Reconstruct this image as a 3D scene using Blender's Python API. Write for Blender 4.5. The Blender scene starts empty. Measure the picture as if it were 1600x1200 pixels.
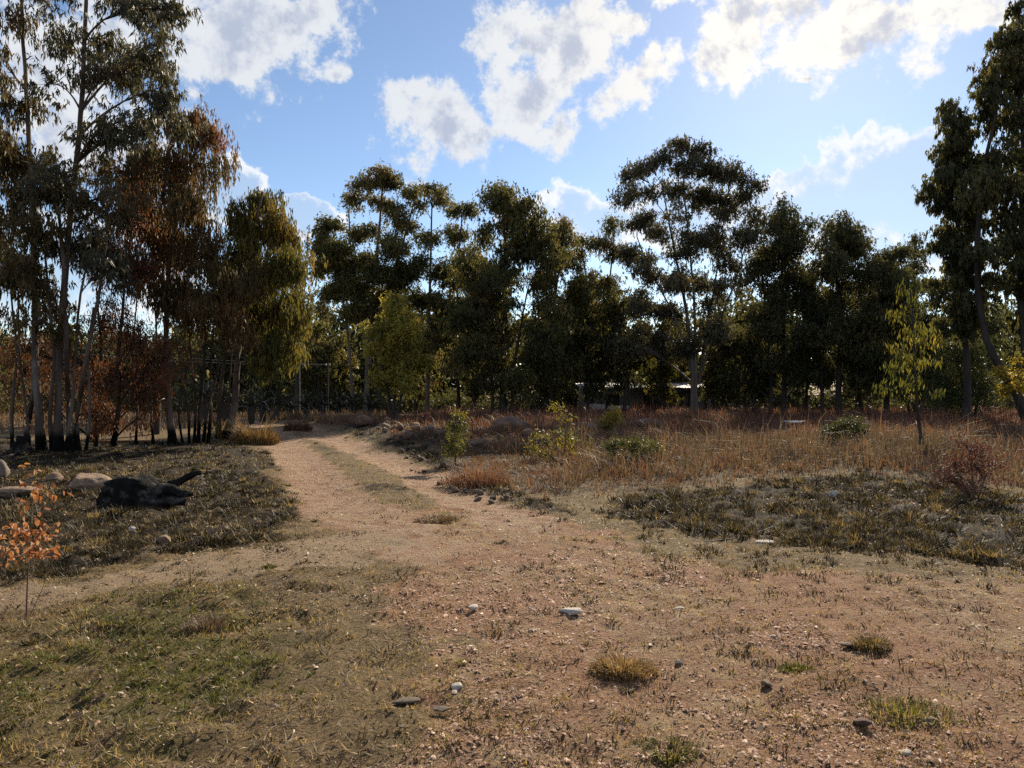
import bpy, math, numpy as np
from mathutils import Vector

# ------------------------------------------------------------------ camera, sky, sun, exposure
S = bpy.context.scene
COL = S.collection
F = 1150.0                       # focal length in photo pixels (1600 wide)
CAMZ = 1.6
SUN_EL, SUN_AZ = math.radians(28.0), math.radians(22.0)   # azimuth clockwise from +Y

cam_d = bpy.data.cameras.new('camera')
cam_d.sensor_width = 36.0
cam_d.lens = 36.0 * F / 1600.0
cam_d.clip_start = 0.05
cam_d.clip_end = 5000.0
cam = bpy.data.objects.new('camera', cam_d)
cam.location = (0, 0, CAMZ)
cam.rotation_euler = (math.radians(90), 0, 0)
COL.objects.link(cam)
S.camera = cam

SKY_STRENGTH = 0.068
world = bpy.data.worlds.new('World')
S.world = world
world.use_nodes = True
wn = world.node_tree.nodes
wl = world.node_tree.links
wn.clear()

def N(nodes, typ, **kw):
    n = nodes.new(typ)
    for k, v in kw.items():
        setattr(n, k, v)
    return n

def M(op, a, b=None, c=None, clamp=False, nodes=None, links=None):
    nodes = nodes or wn; links = links or wl
    n = nodes.new('ShaderNodeMath'); n.operation = op; n.use_clamp = clamp
    for i, v in enumerate((a, b, c)):
        if v is None: continue
        if isinstance(v, (int, float)): n.inputs[i].default_value = v
        else: links.new(v, n.inputs[i])
    return n.outputs[0]

def smooth(v, lo, hi, nodes=None, links=None):
    nodes = nodes or wn; links = links or wl
    n = nodes.new('ShaderNodeMapRange'); n.interpolation_type = 'SMOOTHSTEP'
    links.new(v, n.inputs[0]); n.inputs[1].default_value = lo; n.inputs[2].default_value = hi
    return n.outputs[0]

def mixc(f, a, b, nodes=None, links=None, typ='MIX'):
    nodes = nodes or wn; links = links or wl
    n = nodes.new('ShaderNodeMix'); n.data_type = 'RGBA'; n.blend_type = typ; n.clamp_factor = True
    for i, v in ((0, f), (6, a), (7, b)):
        if isinstance(v, (int, float)): n.inputs[i].default_value = v
        elif isinstance(v, tuple): n.inputs[i].default_value = (*v, 1) if len(v) == 3 else v
        else: links.new(v, n.inputs[i])
    return n.outputs[2]

def build_sky():
    sky = N(wn, 'ShaderNodeTexSky', sky_type='NISHITA', sun_disc=False)
    sky.sun_elevation = SUN_EL; sky.sun_rotation = SUN_AZ
    sky.altitude = 1400.0; sky.air_density = 1.0; sky.dust_density = 0.35; sky.ozone_density = 1.7
    tc = N(wn, 'ShaderNodeTexCoord')
    d = tc.outputs['Generated']
    sep = N(wn, 'ShaderNodeSeparateXYZ'); wl.new(d, sep.inputs[0])
    az = M('ARCTAN2', sep.outputs[0], sep.outputs[1])
    el = M('ARCSINE', sep.outputs[2])
    comb = N(wn, 'ShaderNodeCombineXYZ'); wl.new(az, comb.inputs[0]); wl.new(el, comb.inputs[1])
    # ragged edges: domain-warp the angular coordinates
    wz = N(wn, 'ShaderNodeTexNoise'); wl.new(d, wz.inputs['Vector'])
    wz.inputs['Scale'].default_value = 14.0; wz.inputs['Detail'].default_value = 7.0
    w1 = N(wn, 'ShaderNodeVectorMath', operation='SUBTRACT'); wl.new(wz.outputs['Color'], w1.inputs[0]); w1.inputs[1].default_value = (.5, .5, .5)
    w2 = N(wn, 'ShaderNodeVectorMath', operation='SCALE'); wl.new(w1.outputs[0], w2.inputs[0]); w2.inputs['Scale'].default_value = 0.075
    wa = N(wn, 'ShaderNodeVectorMath', operation='ADD'); wl.new(comb.outputs[0], wa.inputs[0]); wl.new(w2.outputs[0], wa.inputs[1])
    P = wa.outputs[0]

    def blobs(lst):
        out = None
        for px, py, rx, ry, rot in lst:
            u, v = (px - 800) / F, (600 - py) / F
            a, e = math.atan(u), math.atan(v / math.hypot(1, u))
            mp = N(wn, 'ShaderNodeMapping', vector_type='TEXTURE')
            wl.new(P, mp.inputs['Vector'])
            mp.inputs['Location'].default_value = (a, e, 0)
            mp.inputs['Rotation'].default_value = (0, 0, math.radians(rot))
            mp.inputs['Scale'].default_value = (rx / F / (1 + u * u), ry / F / (1 + v * v * .8), 1)
            sp = N(wn, 'ShaderNodeSeparateXYZ'); wl.new(mp.outputs[0], sp.inputs[0])
            ln = M('SQRT', M('ADD', M('MULTIPLY', sp.outputs[0], sp.outputs[0]), M('MULTIPLY', sp.outputs[1], sp.outputs[1])))
            f = M('SUBTRACT', 1.0, ln)
            out = f if out is None else M('SMOOTH_MAX', out, f, 0.12)
        return M('MAXIMUM', out, -1.0)

    high = blobs([(385, 40, 165, 95, 0), (500, 15, 95, 70, 20), (375, 100, 70, 45, 0), (130, 120, 190, 150, 0), (528, 118, 24, 24, 0),
                  (690, 190, 96, 80, 0), (850, 70, 122, 92, 0), (815, 150, 74, 85, -10), (868, 205, 60, 52, 0), (910, 30, 80, 50, 0),
                  (975, 20, 38, 36, 0), (1005, 122, 112, 52, 35), (1130, 85, 88, 84, 20), (1155, 20, 60, 60, 0),
                  (1290, 40, 150, 95, 0), (1400, 30, 160, 75, 8), (1480, 15, 130, 48, 10), (1320, 70, 90, 45, 0), (1258, 133, 18, 8, 0),
                  (1250, -120, 320, 120, 0), (850, -140, 200, 110, 0), (420, -120, 260, 130, 0), (1720, 60, 160, 80, 0), (-150, 60, 220, 120, 0)])
    low = blobs([(485, 342, 62, 30, 0), (350, 300, 70, 50, 0), (870, 330, 85, 42, 0), (945, 350, 70, 40, 0), (1050, 350, 90, 60, 0),
                 (1240, 330, 120, 76, 0), (1370, 320, 130, 112, 0), (1430, 270, 80, 62, 0), (1490, 330, 120, 90, 0),
                 (1400, 400, 90, 30, 0), (120, 420, 240, 70, 0), (1800, 300, 260, 110, 0), (-300, 350, 300, 90, 0)])
    # scattered cloud over the unseen sky, cover raised to whiten the fill light
    gn = N(wn, 'ShaderNodeTexNoise'); wl.new(d, gn.inputs['Vector'])
    gn.inputs['Scale'].default_value = 3.1; gn.inputs['Detail'].default_value = 3.0
    away = smooth(M('MAXIMUM', M('ABSOLUTE', az), M('MULTIPLY', el, 1.15)), 0.72, 0.95)
    gen = M('SUBTRACT', M('MULTIPLY', M('SUBTRACT', gn.outputs[0], 0.48), 5.0), M('MULTIPLY', M('SUBTRACT', 1.0, away), 3.0))
    high = M('MAXIMUM', high, gen)

    fn = N(wn, 'ShaderNodeTexNoise'); wl.new(d, fn.inputs['Vector'])
    fn.inputs['Scale'].default_value = 17.0; fn.inputs['Detail'].default_value = 9.0; fn.inputs['Roughness'].default_value = 0.66
    fb = M('SUBTRACT', fn.outputs[0], 0.5)
    # soft cumulus billows for the low bank
    bn = N(wn, 'ShaderNodeTexNoise'); wl.new(d, bn.inputs['Vector'])
    bn.inputs['Scale'].default_value = 26.0; bn.inputs['Detail'].default_value = 4.0; bn.inputs['Roughness'].default_value = 0.5
    bb = M('ABSOLUTE', M('MULTIPLY', M('SUBTRACT', bn.outputs[0], 0.5), 2.0))

    sd = (math.sin(SUN_AZ) * math.cos(SUN_EL), math.cos(SUN_AZ) * math.cos(SUN_EL), math.sin(SUN_EL))
    # the same noise a little nearer the sun: where it is thinner there, light gets through
    tw = N(wn, 'ShaderNodeVectorMath', operation='SUBTRACT'); tw.inputs[0].default_value = sd; wl.new(d, tw.inputs[1])
    tn = N(wn, 'ShaderNodeVectorMath', operation='NORMALIZE'); wl.new(tw.outputs[0], tn.inputs[0])
    ts = N(wn, 'ShaderNodeVectorMath', operation='SCALE'); wl.new(tn.outputs[0], ts.inputs[0]); ts.inputs['Scale'].default_value = 0.02
    ta = N(wn, 'ShaderNodeVectorMath', operation='ADD'); wl.new(ts.outputs[0], ta.inputs[0]); wl.new(d, ta.inputs[1])
    f2 = N(wn, 'ShaderNodeTexNoise'); wl.new(ta.outputs[0], f2.inputs['Vector'])
    f2.inputs['Scale'].default_value = 17.0; f2.inputs['Detail'].default_value = 6.0; f2.inputs['Roughness'].default_value = 0.66
    lit = M('SUBTRACT', fn.outputs[0], f2.outputs[0])

    dh = M('ADD', M('MULTIPLY', high, 1.0), M('MULTIPLY', fb, 3.4))
    ah = smooth(dh, 0.0, 0.5)
    thick = smooth(M('SUBTRACT', M('ADD', dh, M('MULTIPLY', M('SUBTRACT', bn.outputs[0], .5), 1.5)), M('MULTIPLY', lit, 5.5)), 0.3, 1.6)
    dl = M('ADD', M('ADD', M('MULTIPLY', low, 1.0), 0.14), M('ADD', M('MULTIPLY', fb, 1.0), M('MULTIPLY', bb, -0.6)))
    al = smooth(dl, 0.0, 0.16)
    thl = smooth(M('ADD', dl, M('MULTIPLY', fb, 2.0)), 0.04, 0.62)

    # forward scattering: cloud glows towards the sun
    dt = N(wn, 'ShaderNodeVectorMath', operation='DOT_PRODUCT'); wl.new(d, dt.inputs[0]); dt.inputs[1].default_value = sd
    glow = M('POWER', M('MAXIMUM', dt.outputs['Value'], 0.0), 26.0)
    gcol = mixc(glow, (5.7, 5.9, 6.2), (8.2, 7.7, 6.8))
    hc = mixc(thick, gcol, mixc(glow, (3.5, 3.9, 4.8), (4.5, 4.6, 5.1)))
    lc = mixc(thl, (6.9, 7.0, 7.2), (3.8, 4.6, 5.7))
    base = mixc(M('MULTIPLY', al, M('SUBTRACT', 0.92, M('MULTIPLY', thl, 0.45))), sky.outputs[0], lc)
    base = mixc(M('MULTIPLY', ah, 0.95), base, hc)
    bg = N(wn, 'ShaderNodeBackground'); bg.inputs['Strength'].default_value = SKY_STRENGTH
    wl.new(base, bg.inputs['Color'])
    out = N(wn, 'ShaderNodeOutputWorld'); wl.new(bg.outputs[0], out.inputs['Surface'])
build_sky()
world.cycles.sampling_method = 'MANUAL'
world.cycles.sample_map_resolution = 512

sun_d = bpy.data.lights.new('sun', 'SUN')
sun_d.energy = 5.0
sun_d.angle = math.radians(0.6)
sun_d.color = (1.0, 0.87, 0.68)
sun = bpy.data.objects.new('sun', sun_d)
sv = Vector((math.sin(SUN_AZ) * math.cos(SUN_EL), math.cos(SUN_AZ) * math.cos(SUN_EL), math.sin(SUN_EL)))
sun.rotation_euler = sv.to_track_quat('Z', 'Y').to_euler()
sun.location = (20, 60, 40)
COL.objects.link(sun)

S.view_settings.view_transform = 'Standard'
S.view_settings.look = 'None'
S.view_settings.exposure = 1.08
S.view_settings.gamma = 1.0
S.render.engine = 'CYCLES'
S.render.filter_size = 1.25
S.cycles.max_bounces = 5
S.cycles.diffuse_bounces = 3
S.cycles.transmission_bounces = 4
S.cycles.use_denoising = False
S.cycles.sample_clamp_indirect = 6.0

# ------------------------------------------------------------------ numeric helpers
rng = np.random.default_rng(7)

def _hash(ix, iy, s):
    h = (ix.astype(np.int64) * 374761393 + iy.astype(np.int64) * 668265263 + s * 974634777) & 0x7fffffff
    h = ((h ^ (h >> 13)) * 1274126177) & 0x7fffffff
    return ((h ^ (h >> 16)) & 0xffff) / 65535.0

def vnoise(x, y, s=0):
    x = np.asarray(x, float); y = np.asarray(y, float)
    ix, iy = np.floor(x), np.floor(y)
    fx, fy = x - ix, y - iy
    fx = fx * fx * (3 - 2 * fx); fy = fy * fy * (3 - 2 * fy)
    a, b = _hash(ix, iy, s), _hash(ix + 1, iy, s)
    c, d = _hash(ix, iy + 1, s), _hash(ix + 1, iy + 1, s)
    return (a + (b - a) * fx) * (1 - fy) + (c + (d - c) * fx) * fy

def fbm(x, y, s=0, o=4):
    t, amp, tot = 0, 1.0, 0
    for i in range(o):
        t = t + amp * vnoise(np.asarray(x) * 2 ** i + 17.3 * i, np.asarray(y) * 2 ** i - 9.1 * i, s + i)
        tot += amp; amp *= .5
    return t / tot

def sstep(a, b, x):
    t = np.clip((x - a) / (b - a), 0, 1)
    return t * t * (3 - 2 * t)

def gp(px, py):
    """photo pixel on flat ground -> world x, y"""
    Y = CAMZ * F / (py - 600.0)
    return ((px - 800) / F * Y, Y)

def poly_sd(x, y, poly):
    """signed distance, positive inside"""
    p = np.array(poly, float); q = np.roll(p, -1, 0)
    ins = np.zeros(x.shape, bool); dm = np.full(x.shape, 1e9)
    for (ax, ay), (bx, by) in zip(p, q):
        c = ((ay > y) != (by > y)) & (x < (bx - ax) * (y - ay) / ((by - ay) if by != ay else 1e-9) + ax)
        ins ^= c
        dx, dy = bx - ax, by - ay
        t = np.clip(((x - ax) * dx + (y - ay) * dy) / (dx * dx + dy * dy + 1e-12), 0, 1)
        dm = np.minimum(dm, np.hypot(x - ax - t * dx, y - ay - t * dy))
    return np.where(ins, dm, -dm)

def line_d(x, y, pts):
    dm = np.full(x.shape, 1e9)
    for (ax, ay), (bx, by) in zip(pts[:-1], pts[1:]):
        dx, dy = bx - ax, by - ay
        t = np.clip(((x - ax) * dx + (y - ay) * dy) / (dx * dx + dy * dy + 1e-12), 0, 1)
        dm = np.minimum(dm, np.hypot(x - ax - t * dx, y - ay - t * dy))
    return dm

# ground zones, traced on the ground in metres
RUT_L = [(-26, 44), (-12, 33)] + [gp(*p) for p in ((428, 670), (446, 693), (470, 720), (508, 760), (560, 805), (650, 860))]
RUT_R = [(-22, 44), (-9.5, 32)] + [gp(*p) for p in ((500, 678), (565, 700), (645, 735), (725, 775), (820, 815))]
TRACK = [gp(*p) for p in ((405, 672), (432, 700), (450, 740), (480, 790), (525, 850), (860, 800), (735, 752), (640, 708), (560, 680))]
CLEAR = [gp(*p) for p in ((470, 795), (860, 790), (950, 826), (1250, 872), (1600, 897), (2400, 930), (2600, 1500), (600, 1500), (600, 1150), (640, 1000), (545, 910))]
SAND = [gp(*p) for p in ((-400, 1010), (0, 950), (120, 925), (300, 892), (500, 868), (560, 850))]
GREEN = [gp(*p) for p in ((-500, 1040), (0, 962), (250, 915), (540, 885), (640, 1000), (580, 1200), (500, 1600), (-900, 1600))]
DARKL = [(-30, 22)] + [gp(*p) for p in ((400, 688), (440, 715), (462, 770), (515, 840), (470, 862), (250, 872), (0, 925), (-500, 1000), (-1500, 900))]
DARKR = [gp(*p) for p in ((880, 790), (1000, 768), (1180, 752), (1350, 738), (1600, 765), (2300, 800), (2300, 920), (1600, 893), (1300, 872), (1000, 830))]
FIELD = [gp(*p) for p in ((575, 668), (640, 690), (700, 722), (745, 757), (860, 780), (1040, 770), (1330, 742), (1600, 768), (2600, 790))] + [(60, 20), (70, 50), (-5, 50), (-6, 34)]

EDGE = [gp(*p) for p in ((570, 680), (640, 700), (700, 728), (755, 765), (850, 793))]

def zones(x, y):
    n1 = fbm(x * .9, y * .9, 3, 4) - .5
    n2 = fbm(x * 3.1, y * 3.1, 9, 4) - .5
    w = 1 + np.clip(y, 0, 30) * .03
    z = {}
    rl = line_d(x, y, RUT_L); rr = line_d(x, y, RUT_R)
    rut = np.maximum(sstep(.72, .32, rl + n2 * .6), sstep(.66, .28, rr + n2 * .6)) * sstep(40, 30, y)
    clear = sstep(-.6, .65, poly_sd(x, y, CLEAR) + n1 * 2.4 + n2 * 1.2)
    z['rut'] = rut
    z['bare'] = np.maximum(rut, clear)
    z['track'] = np.maximum(z['bare'], sstep(-.2, .4, poly_sd(x, y, TRACK)))
    z['sand'] = sstep(.42, .05, line_d(x, y, SAND) + n1 * 1.1 + n2 * .9)
    z['green'] = sstep(-.5, .6, poly_sd(x, y, GREEN) + n1 * 2.0 + n2 * .8) * (1 - .7 * z['sand'])
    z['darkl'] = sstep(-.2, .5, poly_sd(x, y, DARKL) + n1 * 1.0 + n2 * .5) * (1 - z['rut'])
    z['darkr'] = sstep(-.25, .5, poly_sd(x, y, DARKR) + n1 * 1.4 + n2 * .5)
    z['field'] = sstep(-.3, .5, poly_sd(x, y, FIELD) + n1 * .9) * (1 - z['rut'])
    edge = sstep(.55, .1, line_d(x, y, EDGE) + n2 * .6) * (1 - z['rut'])
    bank = sstep(1.9, .7, line_d(x, y, [gp(590, 668), gp(690, 690), gp(800, 685), gp(900, 680)]) + n2 * .8) * (1 - z['rut'])
    z['darkr'] = np.maximum(z['darkr'], np.maximum(edge, bank))
    z['strip'] = sstep(.34, .56, fbm(x * 1.4, y * 1.4, 141, 4)) * z['track'] * (1 - z['rut']) * sstep(8.8, 11, y) * sstep(34, 26, y) * (1 - z['field'])
    return z

def H(x, y):
    x = np.asarray(x, float); y = np.asarray(y, float)
    h = (fbm(x * .11, y * .11, 21, 3) - .5) * .35 * sstep(8, 30, y)
    h = h - .55 * sstep(24, 60, y)
    h = h + (fbm(x * .6, y * .6, 31, 3) - .5) * .07 * sstep(1, 6, y)
    # spoil bank along the right side of the track
    bd = line_d(x, y, [gp(590, 668), gp(690, 690), gp(800, 685), gp(900, 680)])
    h = h + .22 * np.exp(-(bd / 1.2) ** 2) * sstep(10, 13, y)
    r = np.minimum(line_d(x, y, RUT_L), line_d(x, y, RUT_R))
    h = h - .07 * np.exp(-(r / .5) ** 2) * sstep(8, 11, y)
    return h

def Hs(x, y):
    return float(H(np.array([x]), np.array([y]))[0])

def mesh_np(name, V, Fc, mat=None, attrs=None, smooth_=False):
    me = bpy.data.meshes.new(name)
    V = np.ascontiguousarray(V, np.float32); Fc = np.ascontiguousarray(Fc, np.int32)
    k = Fc.shape[1]
    me.vertices.add(len(V)); me.vertices.foreach_set('co', V.ravel())
    me.loops.add(Fc.size); me.loops.foreach_set('vertex_index', Fc.ravel())
    me.polygons.add(len(Fc)); me.polygons.foreach_set('loop_start', np.arange(len(Fc), dtype=np.int32) * k)
    if smooth_:
        me.polygons.foreach_set('use_smooth', np.ones(len(Fc), bool))
    me.update(calc_edges=True)
    for an, (dom, arr) in (attrs or {}).items():
        a = me.attributes.new(an, 'FLOAT', dom)
        a.data.foreach_set('value', np.ascontiguousarray(arr, np.float32))
    if mat: me.materials.append(mat)
    return me

def link(name, me, parent=None, loc=None):
    o = bpy.data.objects.new(name, me)
    COL.objects.link(o)
    if parent: o.parent = parent
    if loc is not None: o.location = loc
    return o

def tag(o, label=None, cat=None, group=None, kind=None):
    if label: o['label'] = label
    if cat: o['category'] = cat
    if group: o['group'] = group
    if kind: o['kind'] = kind
    return o

def thing(name, label, cat, loc, group=None):
    o = bpy.data.objects.new(name, None)
    o.empty_display_size = .2
    COL.objects.link(o); o.location = loc
    return tag(o, label, cat, group)

def tubes(P, R, sides=5):
    """P (n,k,3), R (n,k) -> verts, quads; open tubes"""
    n, k, _ = P.shape
    T = np.empty_like(P); T[:, 1:-1] = P[:, 2:] - P[:, :-2]; T[:, 0] = P[:, 1] - P[:, 0]; T[:, -1] = P[:, -1] - P[:, -2]
    T /= np.linalg.norm(T, axis=2, keepdims=True) + 1e-9
    ref = np.where(np.abs(T[:, :1, 2:3]) > .9, np.array([[[1., 0, 0]]]), np.array([[[0, 0, 1.]]]))
    A = np.cross(T, np.broadcast_to(ref, T.shape)); A /= np.linalg.norm(A, axis=2, keepdims=True) + 1e-9
    B = np.cross(T, A)
    ang = np.arange(sides) * 2 * np.pi / sides
    V = P[:, :, None] + R[:, :, None, None] * (A[:, :, None] * np.cos(ang)[None, None, :, None] + B[:, :, None] * np.sin(ang)[None, None, :, None])
    idx = np.arange(n * k * sides).reshape(n, k, sides)
    a = idx[:, :-1]; b = idx[:, 1:]
    Q = np.stack([a, np.roll(a, -1, 2), np.roll(b, -1, 2), b], -1).reshape(-1, 4)
    return V.reshape(-1, 3), Q

class Acc:
    """collects vertex/face arrays of one face size, with a per-face tint"""
    def __init__(s): s.v = []; s.f = []; s.t = []; s.n = 0
    def add(s, V, Fc, t=0.5):
        s.v.append(V); s.f.append(Fc + s.n); s.n += len(V)
        s.t.append(np.broadcast_to(np.asarray(t, float), (len(Fc),)))
    def mesh(s, name, mat, smooth_=False):
        return mesh_np(name, np.concatenate(s.v), np.concatenate(s.f), mat, {'tint': ('FACE', np.concatenate(s.t))}, smooth_)

def spline(pts, k):
    p = np.array(pts, float)
    d = np.r_[0, np.cumsum(np.linalg.norm(np.diff(p, axis=0), axis=1))]
    u = np.linspace(0, d[-1], k)
    pp = np.vstack([2 * p[0] - p[1], p, 2 * p[-1] - p[-2]])
    out = np.empty((k, p.shape[1]))
    for j, t in enumerate(u):
        i = min(max(np.searchsorted(d, t) - 1, 0), len(p) - 2)
        f = (t - d[i]) / (d[i + 1] - d[i] + 1e-9)
        a, b, c, e = pp[i], pp[i + 1], pp[i + 2], pp[i + 3]
        out[j] = .5 * (2 * b + (c - a) * f + (2 * a - 5 * b + 4 * c - e) * f ** 2 + (3 * b - a - 3 * c + e) * f ** 3)
    return out

# ------------------------------------------------------------------ materials
def newmat(name):
    m = bpy.data.materials.new(name); m.use_nodes = True
    m.node_tree.nodes.clear()
    return m, m.node_tree.nodes, m.node_tree.links

def ramp(nodes, links, fac, stops):
    r = nodes.new('ShaderNodeValToRGB')
    e = r.color_ramp.elements
    while len(e) < len(stops): e.new(0.5)
    for q, (p, c) in zip(e, stops):
        q.position = p; q.color = (*c, 1)
    links.new(fac, r.inputs[0])
    return r.outputs[0]

def noise(nodes, links, vec, scale, detail=4, rough=.55):
    n = nodes.new('ShaderNodeTexNoise')
    n.inputs['Scale'].default_value = scale; n.inputs['Detail'].default_value = detail; n.inputs['Roughness'].default_value = rough
    if vec is not None: links.new(vec, n.inputs['Vector'])
    return n.outputs[0]

def leaf_mat(name, stops, trans=.4, rough=.55, spec=.16):
    m, nd, lk = newmat(name)
    at = nd.new('ShaderNodeAttribute'); at.attribute_name = 'tint'
    c = ramp(nd, lk, at.outputs['Fac'], stops)
    p = nd.new('ShaderNodeBsdfPrincipled'); lk.new(c, p.inputs['Base Color'])
    p.inputs['Roughness'].default_value = rough; p.inputs['Specular IOR Level'].default_value = spec
    t = nd.new('ShaderNodeBsdfTranslucent')
    g = mixc(1.0, c, (1.25, 1.15, .75), nd, lk, 'MULTIPLY'); lk.new(g, t.inputs['Color'])
    mx = nd.new('ShaderNodeMixShader'); mx.inputs[0].default_value = trans
    lk.new(p.outputs[0], mx.inputs[1]); lk.new(t.outputs[0], mx.inputs[2])
    o = nd.new('ShaderNodeOutputMaterial'); lk.new(mx.outputs[0], o.inputs[0])
    return m

def solid_mat(name, stops, scale=6, stretch=(1, 1, 1), rough=.85, bump=.4, bscale=None, spec=.3, metallic=0, char=None, detail=6):
    """noise-ramped colour with bump; char=(height, softness) blackens a burnt foot with a ragged edge"""
    m, nd, lk = newmat(name)
    tc = nd.new('ShaderNodeTexCoord')
    mp = nd.new('ShaderNodeMapping'); lk.new(tc.outputs['Object'], mp.inputs[0]); mp.inputs['Scale'].default_value = stretch
    n1 = noise(nd, lk, mp.outputs[0], scale, detail, .6)
    c = ramp(nd, lk, n1, stops)
    if char:
        sp = nd.new('ShaderNodeSeparateXYZ'); lk.new(tc.outputs['Object'], sp.inputs[0])
        nz = noise(nd, lk, tc.outputs['Object'], 2.2, 5)
        zz = M('ADD', sp.outputs[2], M('MULTIPLY', M('SUBTRACT', nz, .5), char[1] * 2), nodes=nd, links=lk)
        f = M('SUBTRACT', 1.0, smooth(zz, char[0] - char[1] * .14, char[0] + char[1] * .14, nd, lk), nodes=nd, links=lk)
        c = mixc(f, c, (.006, .0055, .005), nd, lk)
    p = nd.new('ShaderNodeBsdfPrincipled'); lk.new(c, p.inputs['Base Color'])
    p.inputs['Roughness'].default_value = rough; p.inputs['Specular IOR Level'].default_value = spec; p.inputs['Metallic'].default_value = metallic
    if bump:
        nb = noise(nd, lk, mp.outputs[0], bscale or scale * 3, 6, .65)
        b = nd.new('ShaderNodeBump'); b.inputs['Strength'].default_value = bump; b.inputs['Distance'].default_value = .04
        lk.new(nb, b.inputs['Height']); lk.new(b.outputs[0], p.inputs['Normal'])
    o = nd.new('ShaderNodeOutputMaterial'); lk.new(p.outputs[0], o.inputs[0])
    return m

MAT = {}
MAT['euc'] = leaf_mat('leaf_eucalyptus', [(0, (.050, .052, .022)), (.45, (.105, .104, .04)), (.8, (.155, .138, .052)), (1, (.20, .135, .062))], trans=.46)
MAT['euc_grey'] = leaf_mat('leaf_grey_green', [(0, (.045, .044, .026)), (.5, (.08, .076, .042)), (1, (.14, .115, .065))], spec=.35)
MAT['weep'] = leaf_mat('leaf_weeping_brown', [(0, (.05, .042, .018)), (.35, (.09, .072, .028)), (.65, (.13, .085, .038)), (1, (.17, .075, .04))], trans=.4)
MAT['olive'] = leaf_mat('leaf_weeping_olive', [(0, (.045, .046, .014)), (.5, (.095, .09, .024)), (.85, (.16, .135, .035)), (1, (.20, .13, .04))], trans=.45)
MAT['oliveyellow'] = leaf_mat('leaf_olive_yellow', [(0, (.13, .125, .028)), (.5, (.25, .225, .05)), (1, (.38, .31, .07))], trans=.5)  # leaf colour lightened to stand in for sunlight the wood behind blocks
MAT['rust'] = leaf_mat('leaf_rust', [(0, (.075, .04, .022)), (.4, (.115, .055, .03)), (.75, (.16, .06, .032)), (1, (.22, .08, .04))], trans=.4)
MAT['dark'] = leaf_mat('leaf_dark', [(0, (.042, .046, .025)), (.6, (.078, .08, .036)), (1, (.135, .12, .05))], trans=.46)
MAT['yellow'] = leaf_mat('leaf_yellow_green', [(0, (.05, .06, .016)), (.5, (.11, .11, .024)), (1, (.25, .195, .03))], trans=.45)
MAT['gold'] = leaf_mat('leaf_gold', [(0, (.10, .10, .02)), (1, (.36, .25, .03))], trans=.45)
MAT['maroon'] = leaf_mat('leaf_maroon', [(0, (.05, .018, .018)), (.6, (.085, .028, .027)), (1, (.13, .05, .04))], trans=.3, rough=.7, spec=.15)
MAT['bush'] = leaf_mat('leaf_bush', [(0, (.04, .05, .018)), (.6, (.08, .085, .03)), (1, (.13, .12, .04))], trans=.35)
MAT['orange'] = leaf_mat('leaf_dead_orange', [(0, (.21, .078, .034)), (.5, (.33, .135, .06)), (1, (.47, .28, .17))], trans=.35)
MAT['straw'] = leaf_mat('grass_straw', [(0, (.14, .072, .045)), (.35, (.18, .108, .066)), (.65, (.15, .108, .074)), (1, (.085, .07, .052))], trans=.3, rough=.6, spec=.2)
MAT['golden'] = leaf_mat('grass_golden', [(0, (.13, .08, .04)), (.5, (.27, .175, .08)), (1, (.38, .275, .14))], trans=.3, rough=.6, spec=.15)
MAT['redgrass'] = leaf_mat('grass_red', [(0, (.11, .048, .036)), (.5, (.16, .075, .055)), (1, (.23, .13, .085))], trans=.3, rough=.6, spec=.2)
MAT['turf'] = leaf_mat('grass_turf', [(0, (.055, .065, .014)), (.3, (.13, .135, .03)), (.6, (.27, .21, .08)), (1, (.47, .34, .155))], trans=.3, rough=.6, spec=.2)
MAT['tuft'] = leaf_mat('grass_dark_tuft', [(0, (.016, .013, .008)), (.4, (.046, .036, .018)), (.7, (.115, .09, .036)), (1, (.30, .21, .095))], trans=.3, rough=.6, spec=.2)
MAT['litter'] = leaf_mat('leaf_litter', [(0, (.05, .032, .02)), (.5, (.15, .09, .05)), (.85, (.28, .2, .13)), (1, (.5, .42, .33))], trans=.15, rough=.75, spec=.2)
MAT['aloe'] = solid_mat('aloe_leaf', [(0, (.028, .032, .022)), (1, (.08, .08, .055))], 3, rough=.5, bump=.1, spec=.25)
MAT['bark_pale'] = solid_mat('bark_pale', [(.25, (.045, .034, .026)), (.5, (.095, .075, .06)), (.75, (.17, .145, .12))], 3.0, (1, 1, .18), bump=.5)
MAT['bark_burnt'] = solid_mat('bark_burnt_foot', [(.25, (.04, .028, .022)), (.5, (.09, .068, .055)), (.75, (.19, .16, .135))], 3.0, (1, 1, .16), bump=.6, char=(.95, .9), spec=.06)
MAT['bark_dark'] = solid_mat('bark_dark', [(.3, (.018, .014, .012)), (.7, (.055, .043, .035))], 4.0, (1, 1, .2), bump=.6)
MAT['bark_char'] = solid_mat('bark_charred_stems', [(.3, (.02, .016, .014)), (.7, (.09, .065, .05))], 5.0, (1, 1, .2), bump=.6, char=(1.1, .8), spec=.06)
MAT['twig'] = solid_mat('bark_red_brown', [(.3, (.06, .035, .025)), (.7, (.15, .09, .06))], 8.0, (1, 1, .3), bump=.3)
MAT['char'] = solid_mat('charcoal_wood', [(.3, (.006, .006, .006)), (.52, (.016, .015, .014)), (.68, (.10, .092, .085))], 5, (1, 1, 1), rough=.9, bump=1.0, bscale=22, spec=.05)
MAT['rock_brown'] = solid_mat('rock_brown', [(.25, (.10, .062, .04)), (.5, (.22, .145, .095)), (.75, (.36, .26, .18))], 5, bump=.7)
MAT['rock_red'] = solid_mat('rock_red', [(.25, (.06, .036, .026)), (.5, (.125, .075, .053)), (.75, (.21, .14, .10))], 3, bump=.8)
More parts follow.
